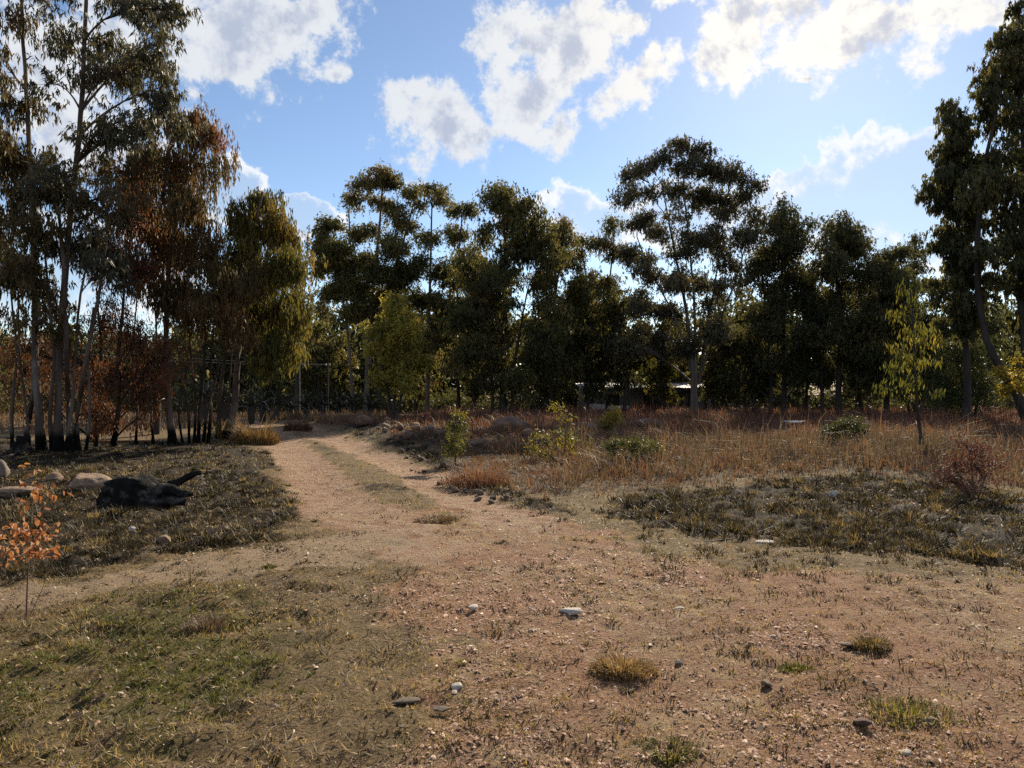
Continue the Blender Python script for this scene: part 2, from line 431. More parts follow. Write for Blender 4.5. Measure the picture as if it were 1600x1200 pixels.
MAT['rock_white'] = solid_mat('rock_quartz', [(.2, (.22, .17, .13)), (.5, (.46, .41, .36)), (.75, (.66, .62, .57))], 14, bump=.5)
MAT['rock_grey'] = solid_mat('rock_grey', [(.25, (.09, .065, .048)), (.6, (.20, .155, .12)), (.8, (.32, .26, .21))], 4, bump=.8)
MAT['gravel'] = leaf_mat('gravel', [(0, (.11, .052, .034)), (.4, (.22, .115, .072)), (.8, (.33, .195, .13)), (1, (.55, .44, .35))], trans=0.0, rough=.8, spec=.3)
MAT['tin'] = solid_mat('tin_roof', [(.3, (.24, .23, .22)), (.7, (.42, .41, .4))], 2, (1, .2, 1), rough=.4, bump=.05, metallic=.3, spec=.5)
MAT['shedwall'] = solid_mat('shed_wall', [(.3, (.10, .09, .085)), (.7, (.19, .17, .155))], 1.5, (1, 1, .3), bump=.2)
MAT['polewood'] = solid_mat('pole_wood', [(.3, (.02, .017, .015)), (.7, (.05, .042, .036))], 6, (1, 1, .1), bump=.4)
MAT['wire'] = solid_mat('wire_metal', [(.3, (.2, .2, .2)), (.7, (.3, .3, .3))], 6, rough=.5, bump=0, metallic=.8)
MAT['plank'] = solid_mat('plank_wood', [(.3, (.14, .06, .04)), (.7, (.28, .15, .10))], 6, (.2, 1, 1), bump=.4)
MAT['white'] = solid_mat('white_sheet', [(.3, (.30, .29, .28)), (.7, (.5, .49, .47))], 5, rough=.6, bump=.15)

def ground_material():
    m, nd, lk = newmat('ground_soil')
    def A(n):
        a = nd.new('ShaderNodeAttribute'); a.attribute_name = n; return a.outputs['Fac']
    tc = nd.new('ShaderNodeTexCoord'); v = tc.outputs['Object']
    big = noise(nd, lk, v, .7, 5); mid = noise(nd, lk, v, 5, 6, .6); fine = noise(nd, lk, v, 45, 6, .7); grit = noise(nd, lk, v, 160, 3, .7)
    mx = lambda f, a, b: mixc(f, a, b, nd, lk)
    mm = lambda op, a, b: M(op, a, b, nodes=nd, links=lk)
    sm = lambda a, lo, hi: smooth(a, lo, hi, nd, lk)
    thatch = ramp(nd, lk, fine, [(.34, (.05, .034, .018)), (.5, (.18, .125, .062)), (.7, (.31, .22, .112))])
    pink = ramp(nd, lk, fine, [(.30, (.075, .040, .025)), (.5, (.28, .158, .092)), (.70, (.50, .32, .20))])
    tan = ramp(nd, lk, mid, [(.3, (.22, .145, .083)), (.7, (.39, .27, .155))])
    red = ramp(nd, lk, mid, [(.3, (.26, .12, .07)), (.7, (.40, .205, .12))])
    bare = mx(sm(mid, .42, .6), pink, tan)
    bare = mx(mm('MULTIPLY', sm(big, .42, .58), .85), bare, mx(.5, red, pink))
    pale = ramp(nd, lk, fine, [(.3, (.25, .16, .10)), (.7, (.48, .345, .235))])
    bare = mx(mm('MULTIPLY', A('rut'), sm(mid, .35, .6)), bare, pale)
    sand = ramp(nd, lk, fine, [(.3, (.23, .16, .098)), (.7, (.39, .285, .185))])
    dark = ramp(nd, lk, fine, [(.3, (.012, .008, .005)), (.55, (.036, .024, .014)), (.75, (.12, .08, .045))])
    green = ramp(nd, lk, fine, [(.3, (.05, .046, .016)), (.55, (.14, .12, .04)), (.75, (.30, .225, .095))])
    c = mx(sm(mm('ADD', A('bare'), mm('MULTIPLY', mm('SUBTRACT', mid, .5), .9)), .3, .7), thatch, bare)
    c = mx(sm(mm('ADD', A('sand'), mm('MULTIPLY', mm('SUBTRACT', mid, .5), 1.0)), .35, .7), c, sand)
    c = mx(mm('MULTIPLY', sm(mm('ADD', mm('MULTIPLY', A('green'), .58), mm('SUBTRACT', big, .5)), .35, .75), sm(mid, .35, .55)), c, green)
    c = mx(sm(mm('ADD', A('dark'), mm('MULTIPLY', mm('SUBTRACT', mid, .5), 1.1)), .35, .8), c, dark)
    p = nd.new('ShaderNodeBsdfPrincipled'); lk.new(c, p.inputs['Base Color'])
    p.inputs['Roughness'].default_value = .95; p.inputs['Specular IOR Level'].default_value = .15
    h = mm('ADD', mm('MULTIPLY', fine, 1.0), mm('ADD', mm('MULTIPLY', grit, .45), mm('MULTIPLY', mid, 1.4)))
    b = nd.new('ShaderNodeBump'); b.inputs['Strength'].default_value = 1.0; b.inputs['Distance'].default_value = .07
    lk.new(h, b.inputs['Height']); lk.new(b.outputs[0], p.inputs['Normal'])
    o = nd.new('ShaderNodeOutputMaterial'); lk.new(p.outputs[0], o.inputs[0])
    return m
MAT['ground'] = ground_material()

# ------------------------------------------------------------------ the ground
def grow(a, b, step, far, fac=1.09):
    mid = list(np.arange(a, b + 1e-6, step))
    up, s, x = [], step, b
    while x < far[1]: s *= fac; x += s; up.append(x)
    dn, s, x = [], step, a
    while x > far[0]: s *= fac; x -= s; dn.append(x)
    return np.array(dn[::-1] + mid + up)

def micro(x, y, z):
    near = sstep(40, 10, np.hypot(x, y))
    m = (fbm(x * 6, y * 6, 51, 3) - .5) * .06 + (fbm(x * 22, y * 22, 61, 2) - .5) * .024
    m = m * (1 + 1.6 * np.maximum(z['darkl'], z['darkr']) + 1.0 * z['green']) * (1 - .35 * z['rut'])
    return m * near

def build_ground():
    gx = grow(-6.5, 7.5, .068, (-900, 900), 1.1); gy = grow(2.0, 12.0, .058, (-500, 1400), 1.07)
    X, Y = np.meshgrid(gx, gy); x, y = X.ravel(), Y.ravel()
    z = zones(x, y)
    far = sstep(900, 100, np.hypot(x, y))
    h = H(x, y) * far + micro(x, y, z)
    V = np.stack([x, y, h], 1)
    i = np.arange(len(x)).reshape(X.shape)
    Q = np.stack([i[:-1, :-1], i[:-1, 1:], i[1:, 1:], i[1:, :-1]], -1).reshape(-1, 4)
    at = {'rut': ('POINT', z['rut']), 'bare': ('POINT', z['bare']), 'sand': ('POINT', z['sand']), 'green': ('POINT', z['green']),
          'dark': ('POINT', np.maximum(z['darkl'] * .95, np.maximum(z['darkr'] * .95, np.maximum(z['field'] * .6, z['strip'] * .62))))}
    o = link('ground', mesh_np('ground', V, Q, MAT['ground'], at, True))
    tag(o, kind='structure')
build_ground()

def ground_z(x, y, z=None):
    z = z if z is not None else zones(x, y)
    return H(x, y) + micro(x, y, z)

# ------------------------------------------------------------------ grass, gravel and litter (ground cover)
def blades(x, y, z0, h, w, lean, az, seg=1):
    """bent blades; seg 1 = one triangle, seg 2 = quad split in tris + tip"""
    n = len(x)
    dx, dy = np.cos(az), np.sin(az)
    wa = az + rng.uniform(.6, 2.5, n)
    wx, wy = np.cos(wa) * w * .5, np.sin(wa) * w * .5
    B = np.stack([x, y, z0 - .012], 1); W = np.stack([wx, wy, np.zeros(n)], 1)
    tip = B + np.stack([dx * lean * h, dy * lean * h, h * np.sqrt(np.clip(1 - .6 * lean ** 2, .05, 1))], 1)
    if seg == 1:
        V = np.stack([B - W, B + W, tip], 1).reshape(-1, 3)
        return V, np.arange(n * 3).reshape(n, 3)
    md = B + np.stack([dx * lean * h * .3, dy * lean * h * .3, h * .58], 1)
    V = np.stack([B - W, B + W, md + W * .85, md - W * .85, tip], 1).reshape(-1, 3)
    i = np.arange(n)[:, None] * 5
    Fc = np.concatenate([i + np.array([0, 1, 2]), i + np.array([0, 2, 3]), i + np.array([3, 2, 4])], 1).reshape(-1, 3)
    return V, Fc

def scatter(n, ymin, ymax, power=1.0, xmarg=.86, xlo=None, xhi=None):
    u = rng.random(n)
    y = ymin * (ymax / ymin) ** u if power == 1 else ymin + (ymax - ymin) * u ** power
    x = rng.uniform(-1, 1, n) * (y * xmarg + .6)
    return x, y

def build_turf():
    acc = Acc()
    # creeping turf: short blades in the grassy areas, thin over the bare ground
    x, y = scatter(420000, 2.2, 16.0)
    z = zones(x, y)
    pat = fbm(x * 1.3, y * 1.3, 71, 4); pat2 = fbm(x * 5, y * 5, 75, 3)
    den = .30 + .8 * z['green'] * sstep(.40, .62, pat) + .45 * sstep(.48, .6, pat) * (1 - z['rut'])
    den = den * sstep(.36, .55, pat2) * (1 - .75 * z['sand']) * (1 - .6 * z['rut']) * (1 - .75 * z['field'])
    k = rng.random(len(x)) < den
    x, y, pat = x[k], y[k], pat[k]; g = z['green'][k]; dk = np.maximum(z['darkl'], z['darkr'])[k]
    n = len(x)
    h = rng.uniform(.010, .034, n) * (1 + .5 * g) * (1 + .06 * y)
    V, Fc = blades(x, y, ground_z(x, y), h, rng.uniform(.003, .0065, n) * (1 + .12 * y), rng.uniform(.3, 1.15, n), rng.uniform(0, 6.28, n))
    t = np.clip(rng.normal(.86, .18, n) - .66 * g * sstep(.47, .60, pat) - .2 * dk, 0, 1)
    acc.add(V, Fc, t)
    o = link('turf_grass', acc.mesh('turf_grass', MAT['turf']))
    tag(o, 'short patchy green and straw coloured turf over the clearing', 'grass', kind='stuff')

def build_straws():
    acc = Acc()
    x, y = scatter(46000, 2.3, 11.0)
    z = zones(x, y)
    k = rng.random(len(x)) < (.25 + .75 * sstep(.45, .6, fbm(x * 1.7, y * 1.7, 83, 3))) * (1 - .5 * z['rut'])
    x, y = x[k], y[k]; n = len(x)
    L = rng.uniform(.02, .08, n) * (1 + .04 * y); a = rng.uniform(0, 6.28, n); w = rng.uniform(.0009, .002, n) * (1 + .08 * y)
    x2, y2 = x + np.cos(a) * L, y + np.sin(a) * L
    za, zb = ground_z(x, y) + rng.uniform(.003, .012, n), ground_z(x2, y2) + rng.uniform(.003, .022, n)
    px, py = -np.sin(a) * w, np.cos(a) * w
    V = np.stack([np.stack([x - px, y - py, za], 1), np.stack([x + px, y + py, za + .002], 1), np.stack([x2, y2, zb], 1)], 1).reshape(-1, 3)
    acc.add(V, np.arange(n * 3).reshape(n, 3), rng.random(n))
    tag(link('dry_straw', acc.mesh('dry_straw', MAT['straw'])), 'loose dry straw stalks strewn over the bare earth', 'straw', kind='stuff')

OCT = np.array([[1, 0, 0], [0, 1, 0], [-1, 0, 0], [0, -1, 0], [0, 0, 1], [0, 0, -1]], float)
OCTF = np.array([[0, 1, 4], [1, 2, 4], [2, 3, 4], [3, 0, 4], [1, 0, 5], [2, 1, 5], [3, 2, 5], [0, 3, 5]])
def build_gravel():
    acc = Acc()
    x, y = scatter(165000, 2.3, 15.0)
    z = zones(x, y)
    g = sstep(.44, .60, fbm(x * .75, y * .75, 91, 4)) * .9 + .14
    k = rng.random(len(x)) < g * np.clip(z['bare'] * .9 + .06 + .25 * z['darkr'], 0, 1)
    x, y = x[k], y[k]; n = len(x)
    s = np.clip(rng.lognormal(-5.3, .42, n), .0025, .014) * (1 + .07 * y)
    J = OCT[None] * rng.uniform(.65, 1.25, (n, 6, 1)) + rng.normal(0, .16, (n, 6, 3))
    J[:, :, 2] *= rng.uniform(.45, .8, (n, 1))
    a = rng.uniform(0, 6.28, n); c, sn = np.cos(a)[:, None], np.sin(a)[:, None]
    V = np.stack([J[:, :, 0] * c - J[:, :, 1] * sn, J[:, :, 0] * sn + J[:, :, 1] * c, J[:, :, 2]], 2) * s[:, None, None]
    V += np.stack([x, y, ground_z(x, y) + s * .05], 1)[:, None]
    Fc = (OCTF[None, :4] + np.arange(n)[:, None, None] * 6).reshape(-1, 3)
    t = np.repeat(np.clip(rng.normal(.5, .2, n) + (rng.random(n) < .03) * .5, 0, 1), 4)
    acc.add(V.reshape(-1, 3), Fc, t)
    tag(link('gravel', acc.mesh('gravel', MAT['gravel'])), 'reddish gravel scattered over the track and clearing', 'gravel', kind='stuff')

def build_litter():
    acc = Acc()
    x, y = scatter(60000, 2.3, 24.0)
    z = zones(x, y)
    left = sstep(1.0, -3.5, x)
    den = (.05 + .55 * left * (.4 + .6 * z['green'] + .6 * z['darkl'])) * (1 - .7 * z['rut']) * (1 - .9 * z['field'])
    k = rng.random(len(x)) < den
    x, y = x[k], y[k]; n = len(x)
    L = rng.uniform(.006, .019, n) * (1 + .07 * y); W = L * rng.uniform(.2, .42, n)
    a = rng.uniform(0, 6.28, n)
    d = np.stack([np.cos(a), np.sin(a), rng.normal(0, .25, n)], 1); s = np.stack([-np.sin(a), np.cos(a), rng.normal(0, .5, n)], 1)
    c = np.stack([x, y, ground_z(x, y) + .012], 1)
    V = np.stack([c - d * L[:, None], c + s * W[:, None], c + d * L[:, None], c - s * W[:, None]], 1)
    V[:, 1, 2] += .006; V[:, 3, 2] += .006
    acc.add(V.reshape(-1, 3), np.arange(n * 4).reshape(n, 4), rng.random(n) ** .9)
    tag(link('leaf_litter', acc.mesh('leaf_litter', MAT['litter'])), 'fallen dry leaves lying on the turf and burnt ground', 'leaves', kind='stuff')

def tuft_field(name, cx, cy, size, nb, tint, mat, label):
    """many small clumps, each a burst of blades"""
    n = len(cx)
    rep = np.repeat(np.arange(n), nb); m = len(rep)
    az = rng.uniform(0, 6.28, m); rr = size[rep] * .62 * np.sqrt(rng.random(m))
    x, y = cx[rep] + np.cos(az) * rr, cy[rep] + np.sin(az) * rr
    h = size[rep] * rng.uniform(.4, .95, m) * (1 - .55 * (rr / (size[rep] * .62)) ** 2)
    zc = ground_z(cx, cy)
    V, Fc = blades(x, y, zc[rep], h, (.0045 + .0009 * y) * rng.uniform(.7, 1.5, m), rng.uniform(.35, 1.2, m), az + rng.normal(0, .6, m))
    acc = Acc(); acc.add(V, Fc, np.clip(tint[rep] + rng.normal(0, .13, m), 0, 1))
    return tag(link(name, acc.mesh(name, mat)), label, 'grass', kind='stuff')

def build_tufts():
    # burnt and dry tussocks on the dark ground either side
    x, y = scatter(17000, 4.5, 26.0, xmarg=.95)
    z = zones(x, y)
    den = np.clip(z['darkl'] * .85 + z['darkr'] * 1.0 + .015 + .06 * z['green'] + .30 * sstep(4.6, 7.5, y) * sstep(-.5, 2.5, x) * (1 - z['darkr']) + .12 * sstep(.7, .1, z['rut']) * z['sand'], 0, 1) * sstep(.24, .46, fbm(x * 1.6, y * 1.6, 101, 3)) * (1 - z['field'] * .8)
    k = rng.random(len(x)) < den
    x, y = x[k], y[k]; n = len(x)
    dk = np.maximum(z['darkl'], z['darkr'])[k]
    size = rng.lognormal(-2.15, .38, n) * (.6 + .5 * dk) * (1 + .25 * z['darkr'][k])
    size = np.clip(size, .03, .19)
    keep_dark = rng.random(n) < .45
    tint = np.clip(np.where(keep_dark, rng.normal(.1, .1, n), rng.normal(.48, .25, n)), 0, 1)
    tuft_field('tussock_grass', x, y, size, 34, tint, MAT['tuft'], 'dark burnt and olive tussocks over the scorched ground')
    # fresher green cushions in the turf
    x, y = scatter(5200, 2.6, 8.5)
    z = zones(x, y)
    k = rng.random(len(x)) < z['green'] * sstep(.50, .60, fbm(x * 1.3, y * 1.3, 71, 4))
    x, y = x[k], y[k]; n = len(x)
    tuft_field('green_cushion_grass', x, y, rng.uniform(.03, .075, n), 26, np.clip(rng.normal(.22, .14, n), 0, 1), MAT['turf'], 'fresher green cushions of grass in the patchy turf')
    # sparse low mats over the clearing and middle strip of the track
    x, y = scatter(17000, 2.6, 22.0)
    z = zones(x, y)
    strip = z['strip']
    k = rng.random(len(x)) < np.clip(.5 + 1.4 * strip, 0, 1) * (1 - .7 * z['rut']) * sstep(.4, .56, fbm(x * 1.1, y * 1.1, 111, 3)) * (1 - z['field'])
    x, y = x[k], y[k]; n = len(x)
    tuft_field('grass_mat', x, y, rng.lognormal(-3.05, .42, n), 13, np.clip(rng.normal(.42, .28, n), 0, 1), MAT['tuft'], 'low dry grass mats dotted over the clearing and track middle')

def build_field():
    # tall dry grass: near fringe straw, farther in grey-brown, far band red
    acc = Acc(); red = Acc()
    cx = np.r_[rng.uniform(-7, 24, 7500), rng.uniform(-10, 42, 5600)]; cy = np.r_[rng.uniform(9, 23, 7500), rng.uniform(22, 50, 5600)]
    z = zones(cx, cy)
    k = (rng.random(len(cx)) < z['field']) & (np.abs(cx) < cy * .8 + 2)
    cx, cy = cx[k], cy[k]; n = len(cx)
    f = fbm(cx * .45, cy * .45, 121, 4); ins = poly_sd(cx, cy, FIELD)
    far = sstep(19, 29, cy + rng.normal(0, 2.5, n))
    ch = rng.lognormal(-1.30, .38, n) * (.55 + .8 * sstep(.35, .65, f)) * (.35 + .65 * sstep(-.2, 2.4, ins)) + .16 * far
    ctint = np.clip(rng.normal(.42, .25, n) + (f - .5) * 1.2 + .25 * sstep(1.5, 5, ins) * (1 - far), 0, 1)
    cred = rng.random(n) < far * .8 + .14
    nb = 13
    rep = np.repeat(np.arange(n), nb); m = len(rep)
    az = rng.uniform(0, 6.28, m); rr = (.05 + .011 * cy[rep]) * np.abs(rng.normal(0, 1, m))
    x, y = cx[rep] + np.cos(az) * rr, cy[rep] + np.sin(az) * rr
    h = ch[rep] * rng.uniform(.4, 1.15, m)
    zg = ground_z(x, y)
    w = (.0045 + .0007 * y) * rng.uniform(.6, 1.4, m)
    for sel, A_ in ((~cred[rep], acc), (cred[rep], red)):
        q = int(sel.sum())
        V, Fc = blades(x[sel], y[sel], zg[sel], h[sel], w[sel], rng.uniform(.1, 1.05, q), az[sel] + rng.normal(0, .9, q), 2)
        A_.add(V, Fc, np.repeat(np.clip(ctint[rep][sel] + rng.normal(0, .13, q), 0, 1), 3))
    tag(link('tall_dry_grass', acc.mesh('tall_dry_grass', MAT['straw'])), 'tall straw coloured dry grass filling the field', 'grass', kind='stuff')
    tag(link('red_grass', red.mesh('red_grass', MAT['redgrass'])), 'reddish brown seeding grass in front of the wood', 'grass', kind='stuff')
    # pale dry grass beyond the left trees and along the lane
    x = np.r_[rng.uniform(-42, -7, 32000), rng.uniform(-12, -5.5, 9000)]; y = np.r_[rng.uniform(23, 46, 32000), rng.uniform(27, 36, 9000)]
    z = zones(x, y)
    k = (rng.random(len(x)) < (1 - z['rut']) * sstep(.35, .55, fbm(x * .8, y * .8, 131, 3))) & (line_d(x, y, RUT_L) > .8) & (line_d(x, y, RUT_R) > .8)
    x, y = x[k], y[k]; n = len(x)
    V, Fc = blades(x, y, ground_z(x, y), rng.uniform(.12, .5, n), .022 * rng.uniform(.6, 1.4, n), rng.uniform(.1, .8, n), rng.uniform(0, 6.28, n), 2)
    a2 = Acc(); a2.add(V, Fc, np.repeat(rng.random(n), 3))
    tag(link('meadow_grass', a2.mesh('meadow_grass', MAT['straw'])), 'pale dry grass behind the trees left of the track', 'grass', kind='stuff')

build_turf(); build_straws(); build_gravel(); build_litter(); build_tufts(); build_field()

def grass_clump(px, py, w, h, nb, label, mat='straw', tint=.5, group=None, name='grass_tuft'):
    X, Y = gp(px, py)
    n = nb
    az = rng.uniform(0, 6.28, n); rr = w * .5 * np.sqrt(rng.random(n))
    x, y = np.cos(az) * rr, np.sin(az) * rr * .7
    V, Fc = blades(x, y, np.zeros(n), h * rng.uniform(.3, 1.15, n) * (1 - .6 * (rr / (w * .5)) ** 2) * (.6 + .8 * vnoise(x * 9 / w + px, y * 9 / w, 5)), .0035 + .0006 * Y * np.ones(n), rng.uniform(.2, 1.0, n), az + rng.normal(0, .7, n), 2)
    a = Acc(); a.add(V, Fc, np.repeat(np.clip(rng.normal(tint, .27, n), 0, 1), 3))
    o = link(name, a.mesh(name, MAT[mat]), loc=(X, Y, Hs(X, Y)))
    return tag(o, label, 'grass tuft', group)

grass_clump(975, 1052, .38, .115, 1500, 'bushy golden tuft of dry grass on the open gravel', 'golden', .5)
grass_clump(683, 812, .55, .09, 700, 'flat wide tuft of dry grass where the wheel ruts meet', tint=.55)
grass_clump(785, 850, .2, .05, 300, 'small dark mat of grass on pink gravel below the ruts', 'tuft', .3)
grass_clump(1362, 1012, .24, .10, 420, 'wispy grey brown tuft beside a flat pale stone', 'tuft', .75)
grass_clump(1245, 1045, .22, .05, 420, 'low green mat of grass on the red gravel', 'turf', .2)
grass_clump(1040, 1175, .34, .06, 1000, 'bright green spreading mat of grass at the clearing edge', 'turf', .2)
grass_clump(318, 985, .26, .12, 420, 'pale spiky tuft standing above the green turf', 'straw', .7)
grass_clump(420, 890, .13, .06, 260, 'small vivid green weed on the sandy strip', 'turf', .05)
grass_clump(398, 690, 1.3, .75, 1700, 'rounded golden grass bush beside the bend of the track', 'golden', .35)
grass_clump(465, 672, 1.0, .5, 800, 'straw tuft between the wheel ruts at the bend', tint=.4)
grass_clump(1420, 1110, .5, .07, 800, 'wide dull green grass mat near a flat pinkish stone', 'turf', .4)
grass_clump(745, 755, 1.2, .38, 900, 'orange fringe of dry grass beside the rut bank', 'redgrass', .8)

# ------------------------------------------------------------------ rocks
def ico(sub):
    import bmesh
    bm = bmesh.new(); bmesh.ops.create_icosphere(bm, subdivisions=sub, radius=1)
    V = np.array([v.co[:] for v in bm.verts]); Fc = np.array([[v.index for v in f.verts] for f in bm.faces]); bm.free()
    return V, Fc
ICO2, ICO3, ICO4 = ico(2), ico(3), ico(4)

def rock_mesh(name, mat, seed, base=ICO3, cuts=11, rough=.05, sq=(1, 1, .7)):
    r = np.random.default_rng(seed)
    V, Fc = base[0].copy(), base[1]
    for _ in range(cuts):
        n = r.normal(size=3); n /= np.linalg.norm(n); d = r.uniform(.55, .88)
        q = V @ n - d
        V -= np.where(q > 0, q * .93, 0)[:, None] * n
    th = V / np.linalg.norm(V, axis=1, keepdims=True)
    nz = sum((fbm(th[:, i] * 2.3 + seed, th[:, (i + 1) % 3] * 2.3, seed + i, 4) - .5) for i in range(3))
    V *= (1 + nz * rough * 4)[:, None]
    V *= np.array(sq)
    V[:, 2] -= V[:, 2].min()
    return mesh_np(name, V, Fc, mat, None, False)

def rock(px, py, w, d, h, rz, label, mat='rock_white', seed=0, name='stone', group=None, cat='stone', sink=.15, base=ICO3, zoff=0, Y=None):
    if Y is None: X, Y = gp(px, py)
    else: X = (px - 800) / F * Y
    me = rock_mesh(name, MAT[mat], seed, base)
    o = link(name, me, loc=(X, Y, Hs(X, Y) - h * sink + zoff))
    ext = np.ptp(np.array([v.co[:] for v in me.vertices]), axis=0)
    o.scale = (w / ext[0], d / ext[1], h / ext[2]); o.rotation_euler = (0, 0, rz)
    return tag(o, label, cat, group)

rock(892, 957, .17, .09, .05, .2, 'jagged white quartz stone half buried in red gravel', seed=1)
rock(741, 951, .085, .06, .04, .9, 'small rounded white stone on turf edge left of the jagged quartz', seed=2)
rock(832, 985, .055, .035, .018, 0, 'thin flat white chip lying below the jagged quartz', seed=3)
rock(714, 1082, .07, .055, .045, .4, 'blocky white stone standing on dry grass', seed=4)
rock(634, 1102, .14, .07, .03, .3, 'long grey streaked slab set in the turf', 'rock_grey', 5)
rock(690, 1113, .09, .06, .022, -.3, 'low grey stone crumbling into the soil', 'rock_grey', 6)
rock(1061, 952, .075, .05, .022, .1, 'flat white stone beside a yellow grass mat', seed=7)
rock(1322, 1010, .10, .06, .025, .1, 'flat pale brown stone beside a wispy tuft', 'rock_brown', 8)
rock(1198, 1070, .05, .06, .035, .5, 'leaning pinkish wedge stone on red soil', 'rock_brown', 9)
rock(1347, 1130, .085, .06, .04, .2, 'reddish brown lump of stone in dry straw', 'rock_red', 10)
rock(1454, 1126, .075, .05, .03, -.2, 'pinkish flat topped stone in dry straw', 'rock_brown', 11)
rock(1414, 1176, .06, .045, .028, .1, 'clean white pebble on bare soil below the straw', seed=12)
rock(1208, 997, .045, .03, .02, 0, 'small white stone on open red gravel', seed=13)
rock(1195, 848, .2, .1, .04, .2, 'pale chip of stone at the edge of the tussocks', seed=14)
rock(1303, 777, .17, .12, .1, .2, 'white stone among dark tussocks', seed=15)
rock(1060, 1035, .04, .03, .025, 0, 'tiny white stone touching the golden tuft', seed=16)
rock(257, 848, .14, .12, .1, .3, 'square brown stone in the dark grass', 'rock_brown', 17)
rock(207, 829, .085, .07, .05, .3, 'white stone lying in the dark grass', seed=18)
rock(136, 766, .62, .5, .3, .3, 'rounded tan boulder against the charred log', 'rock_brown', 19, 'boulder', cat='boulder', base=ICO4)
rock(28, 774, .62, .42, .17, .1, 'long low tan boulder behind the orange sapling', 'rock_brown', 20, 'boulder', cat='boulder', base=ICO4)
rock(84, 752, .28, .25, .18, .7, 'small tan boulder between the two larger tan ones', 'rock_brown', 21, 'boulder', cat='boulder')
rock(-4, 748, .35, .3, .4, .1, 'grey boulder beside the long tan boulder', 'rock_grey', 22, 'boulder', cat='boulder')
rock(340, 741, .38, .22, .1, .1, 'flat reddish slab beyond the charred log', 'rock_red', 23)
rock(797, 683, 1.3, 1.0, .95, .35, 'large round red brown boulder on the rubble bank', 'rock_red', 24, 'boulder', cat='boulder', base=ICO4, sink=.5)
rock(826, 688, .5, .4, .26, .8, 'angular boulder leaning at the foot of the large round one', 'rock_red', 25, 'boulder', cat='boulder')
rock(570, 672, .7, .6, .45, .2, 'rounded red boulder beside the bend in the track', 'rock_red', 26, 'boulder', cat='boulder')
rock(750, 702, .6, .5, .3, .2, 'domed brown boulder half hidden in grass on the bank', 'rock_red', 27, 'boulder', cat='boulder')
rock(936, 668, .45, .4, .5, .2, 'grey upright boulder behind the yellow sapling', 'rock_grey', 28, 'boulder', cat='boulder')
rock(915, 674, .7, .4, .4, .2, 'wide grey boulder on the bank behind the yellow sapling', 'rock_grey', 29, 'boulder', cat='boulder')
rock(1020, 668, 1.6, .8, .5, .1, 'long low brown boulder in red grass', 'rock_red', 30, 'boulder', cat='boulder')
rock(1300, 690, .9, .6, .5, .2, 'pinkish boulder beside the round green bush', 'rock_red', 31, 'boulder', cat='boulder')
RUB = [rock_mesh('rubble_stone', MAT[m_], 40 + i, ICO2) for i, m_ in enumerate(('rock_brown', 'rock_grey', 'rock_red', 'rock_brown', 'rock_grey'))]
def rubble(n, pts, spread, lo, hi, label, group):
    for i in range(n):
        t = rng.random() * (len(pts) - 1); j = int(t); f = t - j
        a, b = gp(*pts[j]), gp(*pts[j + 1])
        X = a[0] + (b[0] - a[0]) * f + rng.normal(0, spread); Y = a[1] + (b[1] - a[1]) * f + rng.normal(0, spread)
        s = lo * (hi / lo) ** (rng.random() ** 1.6)
        o = link('rubble_stone', RUB[i % 5], loc=(X, Y, Hs(X, Y) - .12 * s))
        o.scale = (s * rng.uniform(.7, 1.2), s * rng.uniform(.7, 1.2), s * rng.uniform(.6, 1.1)); o.rotation_euler = (rng.normal(0, .25), rng.normal(0, .25), rng.uniform(0, 6.3))
        tag(o, label, 'stone', group)
rubble(95, [(590, 668), (650, 680), (690, 690), (780, 692), (880, 690)], .6, .05, .2, 'rough brown rubble stone in the heap beside the track bend', 'rubble stones on the bank')
rubble(60, [(600, 690), (650, 715), (700, 740), (745, 765), (800, 785)], .25, .03, .085, 'small broken stone along the earth edge of the right rut', 'stones along the rut edge')

# ------------------------------------------------------------------ trees
def leaves(C, D, L, W, tint):
    """rhombic leaves at C pointing along D"""
    n = len(C)
    D = D / (np.linalg.norm(D, axis=1, keepdims=True) + 1e-9)
    R = rng.normal(size=(n, 3)); Sd = np.cross(D, R); Sd /= np.linalg.norm(Sd, axis=1, keepdims=True) + 1e-9
    a = C; m = C + D * (L * .45)[:, None]; t = C + D * L[:, None]
    V = np.stack([a, m + Sd * W[:, None] * .5, t, m - Sd * W[:, None] * .5], 1).reshape(-1, 3)
    return V, np.arange(n * 4).reshape(n, 4)

def leaves3(C, D, L, W, tint):
    """far leaves: one triangle each"""
    n = len(C)
    D = D / (np.linalg.norm(D, axis=1, keepdims=True) + 1e-9)
    Rn = rng.normal(size=(n, 3)); Sd = np.cross(D, Rn); Sd /= np.linalg.norm(Sd, axis=1, keepdims=True) + 1e-9
    a = C + D * (L * rng.uniform(.1, .5, n))[:, None]
    V = np.stack([C - Sd * W[:, None] * .5, a + Sd * W[:, None] * .6, C + D * L[:, None]], 1).reshape(-1, 3)
    return V, np.arange(n * 3).reshape(n, 3)

def px3(px, py, Y):
    return np.array([(px - 800) / F * Y, Y, CAMZ + (600 - py) / F * Y])

